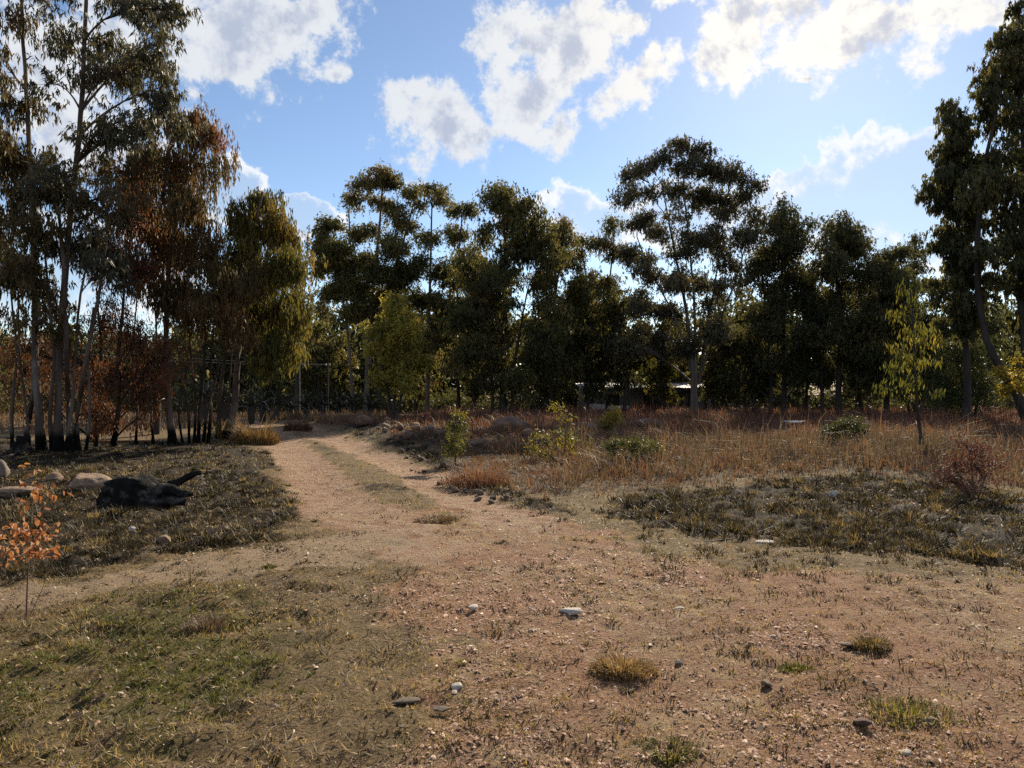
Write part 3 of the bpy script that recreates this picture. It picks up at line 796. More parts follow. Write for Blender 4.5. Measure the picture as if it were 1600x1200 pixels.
def tree(name, label, Y, px, stems, clumps, leaf='euc', bark='bark_pale', nleaf=14000, L=.18, Wr=.28, droop=.6, strand=0.0, sub=34, depth=1.0,
         group=None, cat='tree', sig=.7, tintmu=.5, into=None, twigs=True, limb=True, foliage='crown', twigr=.006, stemname='trunk'):
    X0 = (px - 800) / F * Y
    base = np.array([X0, Y, Hs(X0, Y)])
    root = None if into else thing(name, label, cat, base, group)
    SP, SR = [], []
    for st in stems:
        pts, r0, r1 = st[0], st[1], st[2]
        off = rng.normal(0, .25 * depth, len(pts)) if len(st) < 4 else np.full(len(pts), st[3])
        off[0] *= .3
        w = np.array([px3(p[0], p[1], Y + o) - base for p, o in zip(pts, off)])
        if st[0][0][1] > 625 and (len(st) < 5):
            w[0, 2] = Hs(w[0, 0] + base[0], w[0, 1] + base[1]) - base[2] - .12
        K = 22
        c = spline(w, K)
        hgt = np.linalg.norm(np.ptp(w, axis=0))
        c[1:, :2] += np.cumsum(rng.normal(0, .006 * hgt / 6, (K - 1, 2)), 0)
        r = r0 + (r1 - r0) * np.linspace(0, 1, K) ** .8
        r[0] *= 1.5; r[1] *= 1.18
        SP.append(c); SR.append(r)
    sp = np.concatenate(SP); sr = np.concatenate(SR)
    crown = Acc(); wood = [Acc() for _ in stems]; owner = np.repeat(np.arange(len(stems)), [len(c) for c in SP])
    for i, (c, r) in enumerate(zip(SP, SR)):
        V, Q = tubes(c[None], r[None], 9 if Y < 25 else 7)
        wood[i].add(V, Q)
    areas = np.array([c[2] * c[3] * (c[4] if len(c) > 4 else 1) for c in clumps], float); areas /= areas.sum()
    for ci, cl in enumerate(clumps):
        rx, rz = cl[2] / F * Y, cl[3] / F * Y
        ry = .5 * (rx + rz) * min(1.2, depth + .3)
        cdep = rng.uniform(-1, 1) * depth * max(rx, .25) * 1.3
        c = px3(cl[0], cl[1], Y + cdep) - base
        # limb
        dv = c - sp; hd = np.hypot(dv[:, 0], dv[:, 1]); dist = np.linalg.norm(dv, axis=1)
        cost = dist + 3 * np.maximum(0, sp[:, 2] - (c[2] - .55 * hd - .1)) + rng.uniform(0, .15, len(sp)) * dist
        j = int(np.argmin(cost)); p0 = sp[j]
        d0 = np.linalg.norm(c - p0)
        ctrl = p0 + (c - p0) * .45 + np.array([0, 0, .22 * d0]) + rng.normal(0, .05 * d0, 3)
        tt = np.linspace(0, 1, 8)[:, None]
        path = (1 - tt) ** 2 * p0 + 2 * tt * (1 - tt) * ctrl + tt ** 2 * c
        r0 = min(sr[j] * .62, .012 + .014 * d0); lr = np.linspace(r0, max(.008, r0 * .25), 8)
        if limb and d0 > .15:
            V, Q = tubes(path[None], lr[None], 5); wood[owner[j]].add(V, Q)
        # sub-clusters
        m = max(1, int(round(nleaf * areas[ci])))
        ns = max(3, m // sub)
        u = rng.normal(size=(ns, 3)); u /= np.linalg.norm(u, axis=1, keepdims=True)
        nl = int(np.clip(ns // 5, 3, 8))
        lo = rng.normal(size=(nl, 3)); lo /= np.linalg.norm(lo, axis=1, keepdims=True); lo *= rng.uniform(.35, .85, (nl, 1))
        q = (lo[rng.integers(0, nl, ns)] + u * (rng.random((ns, 1)) ** .5) * rng.uniform(.25, .62, (ns, 1))) * np.array([rx, ry, rz])
        q[:, 2] += .12 * rz
        sc = c + q
        if twigs:
            tk = rng.random(ns) < (.5 if Y < 36 else .22); tk[0] = True; nt = int(tk.sum()); scv = sc[tk]
            li = np.clip((3 + 5 * rng.random(nt)).astype(int), 0, 7)
            a = path[li]
            md = (a + scv) * .5 + np.array([0, 0, .12]) * np.linalg.norm(scv - a, axis=1, keepdims=True) + rng.normal(0, .04, (nt, 3)) * rx
            P = np.stack([a, .5 * (a + md) + .02, md, scv], 1)
            V, Q = tubes(P, np.broadcast_to(np.array([1.9, 1.5, 1.2, .6]) * twigr * (1 + .02 * Y), (nt, 4)), 3)
            wood[owner[j]].add(V, Q)
        rep = rng.integers(0, ns, m)
        sg = sig * min(rx, rz) * .55 + .03
        dirv = sc[rep] - c; dirv /= np.linalg.norm(dirv, axis=1, keepdims=True) + 1e-6
        C = sc[rep] + rng.normal(0, 1, (m, 3)) * np.array([sg, sg, sg * .7])
        if strand:
            hang = rng.random(m) * strand * rng.uniform(.4, 1.0, ns)[rep]
            off = rng.normal(0, .05 if Y < 36 else .075, (ns * 4, 3))[rep * 4 + rng.integers(0, 4, m)] * 3.2
            C = sc[rep] + off * np.array([1, 1, .6]) + rng.normal(0, .035, (m, 3)); C[:, 2] -= hang
        D = dirv * .5 * (1 - droop) + rng.normal(0, 1, (m, 3)) * (1 - droop) * .75 + np.array([0, 0, -1.0]) * droop * 1.15
        ll = L * rng.uniform(.65, 1.3, m)
        ctint = rng.normal(tintmu, .19)
        t = np.clip(ctint + rng.normal(0, .17, ns)[rep] + rng.normal(0, .12, m), 0, 1)
        V, Q = (leaves if Y < 17 else leaves3)(C, D, ll, ll * Wr * rng.uniform(.7, 1.3, m), 0)
        crown.add(V, Q, t)
    if into:
        into[0].append((np.concatenate([np.concatenate(w.v) for w in wood]) + base,)); return
    for i, w in enumerate(wood):
        link(stemname, w.mesh(stemname, MAT[bark], True), root)
    link(foliage, crown.mesh(foliage, MAT[leaf]), root)
    return root

def profile_clumps(prof, n, cr, seed=0, jit=.85):
    """prof: [(py, cx, halfwidth)] from top to bottom -> clumps filling the outline"""
    r = np.random.default_rng(seed + 500)
    p = np.array(prof, float)
    w = np.interp(np.linspace(p[0, 0], p[-1, 0], 60), p[:, 0], p[:, 2])
    cdf = np.cumsum(w + 6); cdf /= cdf[-1]
    out = []
    for i in range(n):
        py = np.interp((i + r.random()) / n, cdf, np.linspace(p[0, 0], p[-1, 0], 60))
        cx = np.interp(py, p[:, 0], p[:, 1]); hw = np.interp(py, p[:, 0], p[:, 2]) * r.uniform(.72, 1.22)
        s = cr * r.uniform(.65, 1.25)
        out.append((cx + r.uniform(-1, 1) * max(hw - s * .6, hw * .3) * jit * 1.1, py, min(s, hw * .8 + 3), s * r.uniform(.7, 1.0)))
    return out

LG = None
# --- left stand
tree('eucalyptus_tree', 'very tall thin eucalyptus at the outer end of the stand beside the charred stump', 18.2, 62,
     [([(66, 705), (57, 610), (52, 480), (44, 300), (34, 120), (24, -100)], .10, .032), ([(20, 703), (18, 640), (26, 560), (18, 450)], .05, .02), ([(48, 704), (40, 640), (30, 560), (28, 470)], .045, .02), ([(38, 704), (45, 660), (52, 620), (54, 560)], .08, .05)],
     [(10, 20, 40, 40, .6), (58, -50, 60, 50), (5, 100, 40, 40, .5), (30, 175, 45, 28, .8), (8, 235, 55, 45), (50, 265, 60, 45), (20, 330, 55, 55), (55, 400, 55, 55), (8, 440, 45, 60), (60, 500, 45, 50, .6), (-40, 200, 60, 80), (-60, 350, 70, 90)],
     'weep', 'bark_burnt', 28000, .16, .23, .75, .35, 40, tintmu=.35)
tree('eucalyptus_tree', 'tallest forked eucalyptus with pale twin trunks and grey green crown left of the track', 17.8, 104,
     [([(92, 702), (92, 600), (97, 480), (110, 330), (124, 200), (133, 60), (142, -140)], .10, .035), ([(112, 703), (107, 620), (104, 520), (100, 420), (92, 330)], .085, .035), ([(122, 702), (121, 650), (133, 570), (152, 470), (165, 380)], .07, .03), ([(82, 703), (78, 640), (84, 560), (76, 470), (70, 400)], .055, .025), ([(134, 700), (141, 640), (138, 560), (146, 480)], .045, .02), ([(100, 704), (112, 640), (118, 560), (126, 470), (140, 400)], .05, .022)],
     [(100, -50, 80, 60), (180, -40, 80, 60), (215, 15, 65, 42), (245, 70, 38, 42), (85, 45, 40, 32, .7), (150, 60, 45, 36, .8), (165, 110, 50, 32, .7), (215, 120, 60, 42), (255, 135, 30, 36), (85, 130, 40, 26, .6), (255, 185, 45, 36), (195, 190, 55, 36), (150, 230, 45, 32, .6),
      (85, 285, 55, 50), (150, 310, 55, 55, .8), (115, 380, 55, 60), (80, 460, 45, 50, .7), (160, 430, 45, 55, .6)],
     'euc_grey', 'bark_burnt', 37000, .16, .23, .65, .12, 40, tintmu=.45)
tree('eucalyptus_tree', 'weeping brown leaved eucalyptus between the forked pale trunks and the charred stems', 20.0, 266,
     [([(270, 692), (263, 620), (260, 520), (264, 420), (282, 310), (305, 225)], .10, .03), ([(240, 690), (236, 620), (244, 540), (238, 440)], .04, .018), ([(212, 690), (214, 630), (208, 560), (216, 470)], .038, .016)],
     [(290, 195, 42, 34), (335, 215, 32, 30, .7), (232, 235, 50, 46), (285, 265, 46, 55), (222, 320, 45, 55), (300, 330, 36, 55), (250, 380, 50, 55), (315, 395, 36, 55), (275, 460, 40, 46), (340, 250, 24, 40, .5), (215, 420, 40, 50, .6), (180, 270, 40, 50, .8)],
     'weep', 'bark_burnt', 35000, .16, .23, .85, .75, 44, tintmu=.5)
tree('small_tree', 'half bare tree with sparse rust brown leaves and crooked dark trunk among the left stand', 19.2, 180,
     [([(176, 692), (186, 630), (184, 560), (194, 460), (202, 340)], .075, .02), ([(150, 690), (153, 640), (158, 560), (150, 450)], .06, .02)],
     [(195, 340, 50, 55), (165, 420, 50, 45), (222, 430, 36, 55), (155, 510, 45, 50), (215, 535, 40, 55), (190, 590, 40, 36), (232, 625, 28, 36), (140, 590, 30, 36), (165, 640, 22, 34), (225, 655, 16, 22, .6), (30, 620, 34, 44, .8), (50, 560, 34, 55, .7), (110, 560, 40, 60, .5), (90, 620, 34, 40, .5), (20, 540, 40, 50, .6), (230, 590, 36, 50, .6), (265, 560, 34, 50, .5)],
     'rust', 'bark_char', 26000, .10, .26, .7, .35, 22, tintmu=.4)
tree('multi_stem_tree', 'fan of thin charred stems with orange olive leaves beside the weeping tree', 20.3, 308,
     [([(296, 692), (294, 640), (283, 570), (272, 500)], .04, .015), ([(303, 692), (305, 630), (298, 560), (294, 480)], .045, .015), ([(309, 691), (312, 640), (318, 580), (322, 500)], .06, .02),
      ([(316, 692), (324, 640), (338, 580), (352, 500)], .05, .02), ([(324, 690), (330, 640), (330, 570), (336, 480)], .05, .02), ([(286, 690), (280, 640), (290, 590), (300, 520)], .035, .012)],
     [(340, 465, 46, 38), (305, 490, 36, 36, .8), (362, 505, 36, 32), (375, 430, 36, 36), (285, 450, 30, 40, .6), (322, 660, 14, 12, .5)],
     'weep', 'bark_char', 15000, .14, .18, .8, .5, 40, tintmu=.62)
tree('eucalyptus_tree', 'drooping olive green eucalyptus at the track bend end of the left stand', 21.6, 356,
     [([(350, 684), (366, 640), (371, 560), (380, 460), (396, 370), (412, 300)], .13, .03), ([(342, 685), (343, 620), (358, 520), (372, 430)], .08, .03), ([(358, 684), (358, 610), (362, 540)], .045, .02)],
     [(412, 312, 34, 26, .7), (382, 345, 42, 38), (428, 362, 40, 38), (372, 395, 36, 46), (395, 420, 46, 46), (442, 422, 40, 42), (405, 485, 46, 46), (452, 485, 30, 38), (425, 540, 34, 36), (375, 470, 36, 40), (447, 555, 18, 30, .7)],
     'olive', 'bark_burnt', 44000, .16, .23, .85, .6, 44, tintmu=.5)
tree('russet_shrub', 'low russet shrub of dead hanging leaves at the foot of the half bare tree', 18.8, 160,
     [([(160, 694), (158, 670), (152, 640)], .012, .005), ([(163, 694), (168, 665), (172, 648)], .012, .005)],
     [(156, 645, 20, 26), (170, 660, 16, 26), (150, 672, 12, 14)], 'rust', 'twig', 1500, .09, .35, .7, 0, 16, cat='shrub', tintmu=.75, foliage='foliage', stemname='stem')

# --- wood behind the field
tree('eucalyptus_tree', 'umbrella topped eucalyptus with open fanned limbs rising behind the olive tree', 45, 575,
     [([(572, 640), (575, 560), (582, 470), (592, 370), (598, 290)], .20, .05), ([(577, 570), (562, 470), (548, 390), (545, 330)], .13, .04, 0, 1), ([(580, 520), (615, 430), (640, 350), (652, 305)], .13, .04, 0, 1)],
     [(590, 274, 28, 14), (565, 287, 20, 12), (618, 283, 22, 13), (548, 312, 18, 14), (646, 300, 18, 12), (600, 318, 34, 14, .8), (632, 340, 24, 18), (575, 365, 30, 22, .8), (615, 385, 32, 24), (560, 410, 28, 26), (592, 430, 34, 26), (635, 430, 26, 26), (610, 470, 36, 26), (575, 490, 30, 26)],
     'euc', 'bark_pale', 44923, .175, .42, .55, .32, 17, tintmu=.45)
tree('eucalyptus_tree', 'slender leaning eucalyptus beside the umbrella topped one, nearest the power poles', 44, 548,
     [([(552, 640), (545, 540), (533, 460), (514, 375)], .13, .035)],
     [(514, 352, 22, 14), (497, 378, 18, 16), (530, 388, 26, 22), (506, 418, 24, 20), (535, 430, 26, 24), (520, 462, 28, 22), (556, 450, 24, 24), (503, 485, 14, 16, .6), (548, 490, 24, 20)],
     'euc', 'bark_pale', 29068, .175, .42, .55, .32, 17, tintmu=.5)
tree('eucalyptus_tree', 'thin crowned eucalyptus with straight trunk between the umbrella topped and the dense dark tree', 47, 670,
     [([(668, 640), (668, 540), (672, 430), (676, 310)], .17, .04)],
     [(672, 292, 24, 12), (690, 308, 18, 14), (655, 320, 14, 10), (672, 375, 32, 18, .7), (650, 415, 28, 22, .8), (692, 425, 24, 22), (662, 462, 30, 24), (640, 500, 26, 24), (692, 485, 30, 28), (665, 530, 34, 28), (700, 550, 30, 30)],
     'euc', 'bark_pale', 31711, .175, .42, .55, .32, 17, tintmu=.45)
tree('eucalyptus_tree', 'small headed eucalyptus touching the shoulder of the dense dark tree', 49, 718,
     [([(716, 640), (716, 470), (724, 335)], .14, .04)],
     [(712, 328, 18, 12), (738, 328, 18, 14), (718, 365, 26, 18), (738, 400, 26, 24), (705, 430, 24, 28), (720, 480, 34, 30), (712, 540, 34, 34)],
     'euc', 'bark_dark', 23782, .175, .42, .55, .32, 17, tintmu=.4)
tree('dark_tree', 'broad dense dark conical tree in the middle of the wood behind the large boulder', 43, 792,
     [([(785, 642), (786, 560), (790, 430), (785, 310)], .24, .05), ([(800, 642), (805, 560), (825, 450)], .14, .04), ([(770, 641), (768, 580), (745, 480)], .12, .04)],
     profile_clumps([(292, 782, 24), (330, 790, 56), (380, 793, 84), (440, 790, 100), (500, 785, 108), (560, 790, 104), (605, 790, 92)], 58, 33, 1),
     'euc', 'bark_dark', 95134, .175, .42, .7, .32, 17, tintmu=.35)
tree('eucalyptus_tree', 'rounded olive tree leaning out from behind the dense dark conical tree', 47, 868,
     [([(862, 640), (862, 560), (870, 450), (885, 370)], .15, .04)],
     profile_clumps([(355, 880, 18), (400, 880, 34), (450, 880, 42), (520, 880, 44), (575, 876, 38)], 22, 20, 2),
     'euc', 'bark_dark', 34353, .175, .42, .6, .32, 17, tintmu=.55)
tree('eucalyptus_tree', 'thin topped eucalyptus in the gap left of the great domed tree', 50, 930,
     [([(925, 640), (925, 540), (915, 440), (908, 380)], .14, .035), ([(940, 640), (940, 540), (952, 430), (958, 360)], .14, .035)],
     [(912, 372, 18, 10), (930, 382, 16, 10), (905, 400, 14, 14), (955, 352, 16, 14), (945, 380, 14, 16), (968, 400, 20, 20), (935, 440, 34, 22), (915, 480, 34, 28), (960, 480, 34, 30), (935, 530, 40, 30), (975, 535, 34, 30), (940, 565, 36, 18)],
     'euc', 'bark_dark', 36996, .175, .42, .55, .32, 17, tintmu=.5)
tree('eucalyptus_tree', 'great domed eucalyptus with pale forking limbs standing above the whole wood', 44, 1085,
     [([(1084, 640), (1083, 570), (1072, 480), (1052, 380), (1038, 290)], .19, .03), ([(1088, 640), (1088, 560), (1085, 460), (1076, 350), (1066, 240)], .13, .03), ([(1090, 600), (1103, 520), (1118, 430), (1130, 340)], .10, .03, 0, 1),
      ([(1080, 580), (1055, 500), (1020, 430), (995, 370)], .09, .03, 0, 1), ([(1092, 590), (1120, 510), (1150, 430), (1172, 350)], .085, .03, 0, 1)],
     [(1062, 226, 28, 13), (1035, 245, 24, 14), (1092, 235, 24, 14), (1012, 262, 22, 13, .8), (1075, 262, 28, 18), (985, 270, 20, 18), (1110, 268, 26, 22), (1140, 272, 24, 20), (1168, 300, 22, 24), (978, 305, 18, 20), (1010, 300, 20, 16, .6), (1095, 310, 30, 24), (1135, 320, 28, 26), (1180, 340, 15, 22, .7), (1000, 345, 26, 22), (1060, 330, 22, 20, .5), (1030, 365, 24, 22, .7), (1085, 370, 28, 24), (1120, 385, 24, 24, .6), (1160, 375, 24, 28, .7), (985, 395, 22, 20), (1010, 420, 30, 22), (1050, 430, 30, 26), (1090, 440, 28, 24, .8), (1000, 470, 32, 24), (1045, 490, 32, 24), (1020, 525, 40, 28), (1130, 450, 22, 26, .6), (1160, 440, 20, 26, .6), (1060, 540, 30, 26), (980, 540, 34, 30), (1045, 295, 22, 16, .7), (1068, 300, 20, 18, .6), (1120, 350, 24, 22, .7), (1062, 395, 26, 20, .7), (1140, 410, 24, 24, .7), (1105, 480, 24, 26, .6), (1130, 520, 30, 28)],
     'euc_grey', 'bark_pale', 84564, .175, .42, .62, .32, 17, tintmu=.4)
tree('dark_tree', 'dense flat topped dark tree right of the great domed eucalyptus', 45, 1225,
     [([(1225, 640), (1225, 520), (1222, 400)], .2, .05), ([(1205, 640), (1203, 540), (1190, 430)], .14, .04)],
     profile_clumps([(342, 1222, 34), (370, 1222, 58), (420, 1220, 68), (480, 1215, 76), (550, 1210, 80), (600, 1215, 74)], 42, 28, 3),
     'dark', 'bark_dark', 63423, .175, .42, .6, .32, 17, tintmu=.45)
tree('dark_tree', 'dark tree with a knobbly raised top next to the flat topped dark tree', 44, 1310,
     [([(1310, 640), (1310, 540), (1305, 400), (1310, 340)], .2, .05), ([(1285, 640), (1282, 560), (1270, 470)], .12, .04)],
     [(1312, 340, 18, 12), (1290, 352, 18, 14), (1335, 362, 18, 14), (1352, 380, 14, 14, .7)] + profile_clumps([(362, 1305, 52), (420, 1308, 64), (480, 1305, 70), (550, 1300, 74), (600, 1300, 68)], 38, 27, 4),
     'dark', 'bark_dark', 63423, .175, .42, .6, .32, 17, tintmu=.45)
tree('dark_tree', 'lower sloping dark tree right of the knobbly topped one', 43, 1385,
     [([(1385, 640), (1385, 540), (1388, 410)], .18, .05)],
     profile_clumps([(390, 1388, 28), (420, 1385, 48), (480, 1380, 60), (550, 1378, 62), (605, 1380, 58)], 32, 25, 5),
     'dark', 'bark_dark', 47567, .175, .42, .6, .32, 17, tintmu=.5)
tree('eucalyptus_tree', 'spindly see through eucalyptus top between the sloping dark tree and the tall right pair', 52, 1430,
     [([(1430, 640), (1430, 500), (1428, 375)], .13, .03)],
     [(1428, 372, 12, 8), (1418, 390, 14, 9), (1438, 395, 12, 9), (1428, 420, 20, 14), (1440, 450, 24, 20), (1425, 490, 30, 26), (1435, 540, 34, 30), (1430, 590, 36, 26)],
     'dark', 'bark_dark', 23782, .175, .42, .6, .32, 17, tintmu=.5)
# tall pair on the right edge
tree('eucalyptus_tree', 'dark narrow spire eucalyptus, shorter of the tall pair at the field edge', 30, 1500,
     [([(1512, 655), (1510, 560), (1500, 430), (1492, 300), (1490, 190)], .17, .04)],
     profile_clumps([(168, 1490, 16), (200, 1488, 28), (260, 1490, 38), (330, 1488, 44), (400, 1490, 50), (460, 1495, 52), (520, 1500, 44)], 44, 24, 6),
     'dark', 'bark_dark', 34500, .2, .34, .75, .3, 36, tintmu=.55)
tree('eucalyptus_tree', 'towering dark eucalyptus with a leaning fork, taller of the pair at the field edge', 28.5, 1612,
     [([(1612, 668), (1590, 620), (1560, 570), (1535, 510), (1525, 400), (1540, 250), (1570, 100)], .19, .04), ([(1618, 668), (1602, 560), (1592, 440), (1596, 250), (1590, 40)], .19, .04), ([(1640, 668), (1640, 500), (1650, 300), (1660, 100)], .16, .04)],
     profile_clumps([(12, 1590, 26), (40, 1585, 50), (90, 1600, 80), (160, 1605, 92), (230, 1605, 96), (300, 1605, 98), (380, 1605, 96), (450, 1610, 90), (510, 1620, 80)], 74, 32, 7),
     'dark', 'bark_dark', 69000, .2, .34, .75, .3, 36, tintmu=.55)
tree('evergreen_bush', 'bulky grey green bush under the tall right pair', 33, 1510,
     [([(1508, 655), (1505, 610), (1495, 560)], .08, .03), ([(1522, 655), (1530, 600), (1535, 570)], .08, .03)],
     profile_clumps([(525, 1505, 26), (560, 1500, 46), (600, 1505, 56), (640, 1515, 54)], 20, 22, 8),
     'bush', 'bark_dark', 12000, .14, .35, .4, 0, 30, cat='bush', tintmu=.2, foliage='foliage', stemname='stem')

# --- middle distance
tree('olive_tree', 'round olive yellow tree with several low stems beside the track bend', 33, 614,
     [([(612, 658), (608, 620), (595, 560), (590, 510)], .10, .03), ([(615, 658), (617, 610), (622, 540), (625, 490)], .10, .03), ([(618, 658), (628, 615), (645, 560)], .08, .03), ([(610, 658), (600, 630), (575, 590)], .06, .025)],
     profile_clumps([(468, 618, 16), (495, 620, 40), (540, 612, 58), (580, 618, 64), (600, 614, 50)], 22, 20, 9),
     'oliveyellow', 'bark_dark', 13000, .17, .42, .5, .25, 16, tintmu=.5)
tree('sapling', 'young sapling with drooping yellow green leaves and bare leaning stem in the field', 16.7, 1441,
     [([(1442, 711), (1437, 670), (1432, 630), (1428, 560), (1424, 480), (1420, 440)], .045, .012)],
     [(1420, 450, 18, 14, .7), (1440, 475, 20, 16, .8), (1405, 490, 18, 14, .8), (1425, 520, 26, 18), (1450, 530, 20, 16), (1392, 540, 18, 14, .7), (1420, 565, 28, 18), (1455, 572, 18, 14), (1385, 605, 16, 12), (1400, 580, 18, 12), (1435, 600, 26, 14), (1468, 608, 18, 7), (1420, 620, 16, 8, .6)],
     'yellow', 'bark_dark', 950, .15, .2, .75, 0, 10, depth=.5, tintmu=.3, twigr=.004)
tree('yellow_sapling', 'bright yellow green willow leaved sapling in the grass by the large boulder', 15.2, 882,
     [([(876, 722), (884, 690), (880, 655), (874, 632)], .02, .006), ([(872, 722), (856, 700), (842, 690)], .014, .005), ([(884, 722), (895, 700), (905, 690)], .012, .004)],
     [(872, 638, 10, 8), (882, 655, 12, 10), (884, 675, 14, 10), (878, 690, 12, 10), (892, 695, 12, 10), (850, 690, 20, 12), (835, 695, 14, 10), (842, 708, 16, 9), (905, 690, 12, 8, .6), (915, 712, 14, 8, .7), (860, 712, 14, 8, .5), (925, 740, 10, 6, .5)],
     'yellow', 'twig', 950, .085, .3, .35, 0, 9, cat='sapling', tintmu=.7, twigr=.003, foliage='foliage', stemname='stem')
tree('yellow_sapling', 'small yellow bush on the stones right of the willow leaved sapling', 19.5, 955,
     [([(950, 690), (955, 670), (958, 650)], .016, .006), ([(952, 690), (945, 675), (940, 662)], .012, .005)],
     [(958, 648, 12, 7), (945, 658, 12, 7), (965, 655, 10, 6), (952, 668, 12, 6)], 'yellow', 'twig', 800, .10, .3, .3, 0, 9, cat='sapling', tintmu=.75, twigr=.003, foliage='foliage', stemname='stem')
tree('green_sapling', 'slim upright green sapling at the verge beside the rubble heap', 14.6, 712,
     [([(712, 724), (711, 690), (713, 648)], .018, .005)],
     [(713, 650, 9, 8), (708, 665, 10, 8), (718, 672, 10, 9, .8), (710, 688, 11, 10), (716, 702, 10, 8), (706, 702, 9, 8)], 'yellow', 'twig', 1100, .08, .3, .3, 0, 9, cat='sapling', tintmu=.3, twigr=.003, foliage='foliage', stemname='stem')
tree('green_bush', 'low dark green bush in the middle of the tall dry grass', 14.5, 985,
     [([(985, 728), (978, 712), (968, 700)], .02, .006), ([(988, 728), (1000, 708), (1008, 698)], .02, .006)],
     [(965, 702, 20, 10), (990, 697, 22, 10), (1010, 705, 18, 12), (980, 718, 24, 10), (1002, 722, 20, 10)], 'bush', 'twig', 4200, .06, .35, .2, 0, 18, cat='bush', tintmu=.45, twigr=.003, foliage='foliage', stemname='stem')
tree('green_bush', 'round grey green bush in the field left of the drooping sapling', 18.5, 1325,
     [([(1325, 702), (1318, 690), (1305, 672)], .02, .006), ([(1328, 702), (1335, 685), (1338, 668)], .02, .006)],
     [(1300, 672, 18, 10), (1325, 664, 20, 10), (1342, 675, 16, 11), (1312, 685, 22, 10), (1338, 690, 18, 9), (1280, 690, 14, 7)], 'bush', 'twig', 4800, .075, .35, .2, 0, 18, cat='bush', tintmu=.45, twigr=.003, foliage='foliage', stemname='stem')
tree('maroon_bush', 'maroon leaved bush beside the dark tussocks at the field edge', 10.4, 1518,
     [([(1520, 780), (1518, 740), (1512, 705)], .012, .004), ([(1518, 780), (1500, 745), (1490, 722)], .01, .004), ([(1522, 780), (1540, 745), (1552, 725)], .01, .004)],
     [(1510, 700, 22, 14), (1535, 705, 20, 13), (1490, 722, 24, 14), (1555, 722, 20, 12), (1520, 728, 26, 14), (1480, 750, 22, 14), (1545, 742, 20, 10, .7), (1508, 765, 24, 12, .6)], 'maroon', 'twig', 2600, .036, .45, .15, 0, 8, cat='bush', tintmu=.5, twigr=.0022, foliage='foliage', stemname='stem', sig=.7)
tree('creeper', 'golden leaved creeper hanging on the leaning trunk at the field edge', 26.5, 1580,
     [([(1585, 672), (1578, 640), (1568, 600), (1560, 575)], .014, .005), ([(1585, 672), (1592, 620), (1590, 580)], .012, .005)],
     [(1566, 590, 7, 10), (1572, 608, 8, 9), (1590, 585, 10, 10, .6), (1588, 605, 12, 10, .6), (1560, 578, 5, 6), (1592, 560, 8, 10, .4)], 'gold', 'twig', 900, .12, .6, .4, 0, 9, cat='creeper', tintmu=.6, twigr=.003, foliage='foliage', stemname='stem')
tree('evergreen_bush', 'dark green rounded conifer bush behind the aloe hedge', 37, 420,
     [([(420, 650), (420, 620), (420, 590)], .08, .03)],
     profile_clumps([(585, 418, 10), (600, 420, 20), (620, 422, 24), (636, 422, 24)], 12, 11, 12),
     'bush', 'bark_dark', 6000, .12, .3, -.2, 0, 24, cat='bush', tintmu=.05, foliage='foliage', stemname='stem')

# understorey trees filling the shade of the wood, look-alikes
for i, (px, Y, top) in enumerate(((500, 50, 500), (470, 54, 480), (530, 52, 530), (650, 50, 520), (740, 50, 540), (845, 51, 470), (900, 56, 430), (960, 57, 450), (1010, 57, 500), (1060, 57, 520), (1130, 48, 500), (1165, 50, 470), (1180, 46, 540), (1260, 49, 430), (1345, 49, 450), (1420, 46, 500), (1465, 42, 480), (440, 56, 510), (1540, 44, 470), (975, 47, 470), (1035, 48, 500), (1112, 47.5, 490), (920, 48, 480))):
    hw = rng.uniform(30, 44)
    kind = i % 3 if px < 1150 else 1
    tree('understorey_tree', ('slim shaded tree with brown green leaves in the crowded lower wood', 'slim shaded tree with blackish grey green leaves in the crowded lower wood', 'slim shaded tree with yellowish olive leaves in the crowded lower wood')[kind], Y, px,
         [([(px, 640), (px + rng.uniform(-8, 8), 560), (px + rng.uniform(-14, 14), top + 10)], rng.uniform(.09, .15), .03), ([(px + rng.uniform(-14, 14), 640), (px + rng.uniform(-22, 22), 560)], .08, .03)],
         profile_clumps([(top, px, 12), (top + 40, px, hw), (600, px, hw), (618, px, hw * .7)], 14, 20, 20 + i),
         ('euc', 'dark', 'olive')[kind], 'bark_dark', 9500, .19, .46, .6, .1, 30, group=('shaded brown green trees in the lower wood', 'shaded blackish trees in the lower wood', 'shaded olive trees in the lower wood')[kind], tintmu=.4)

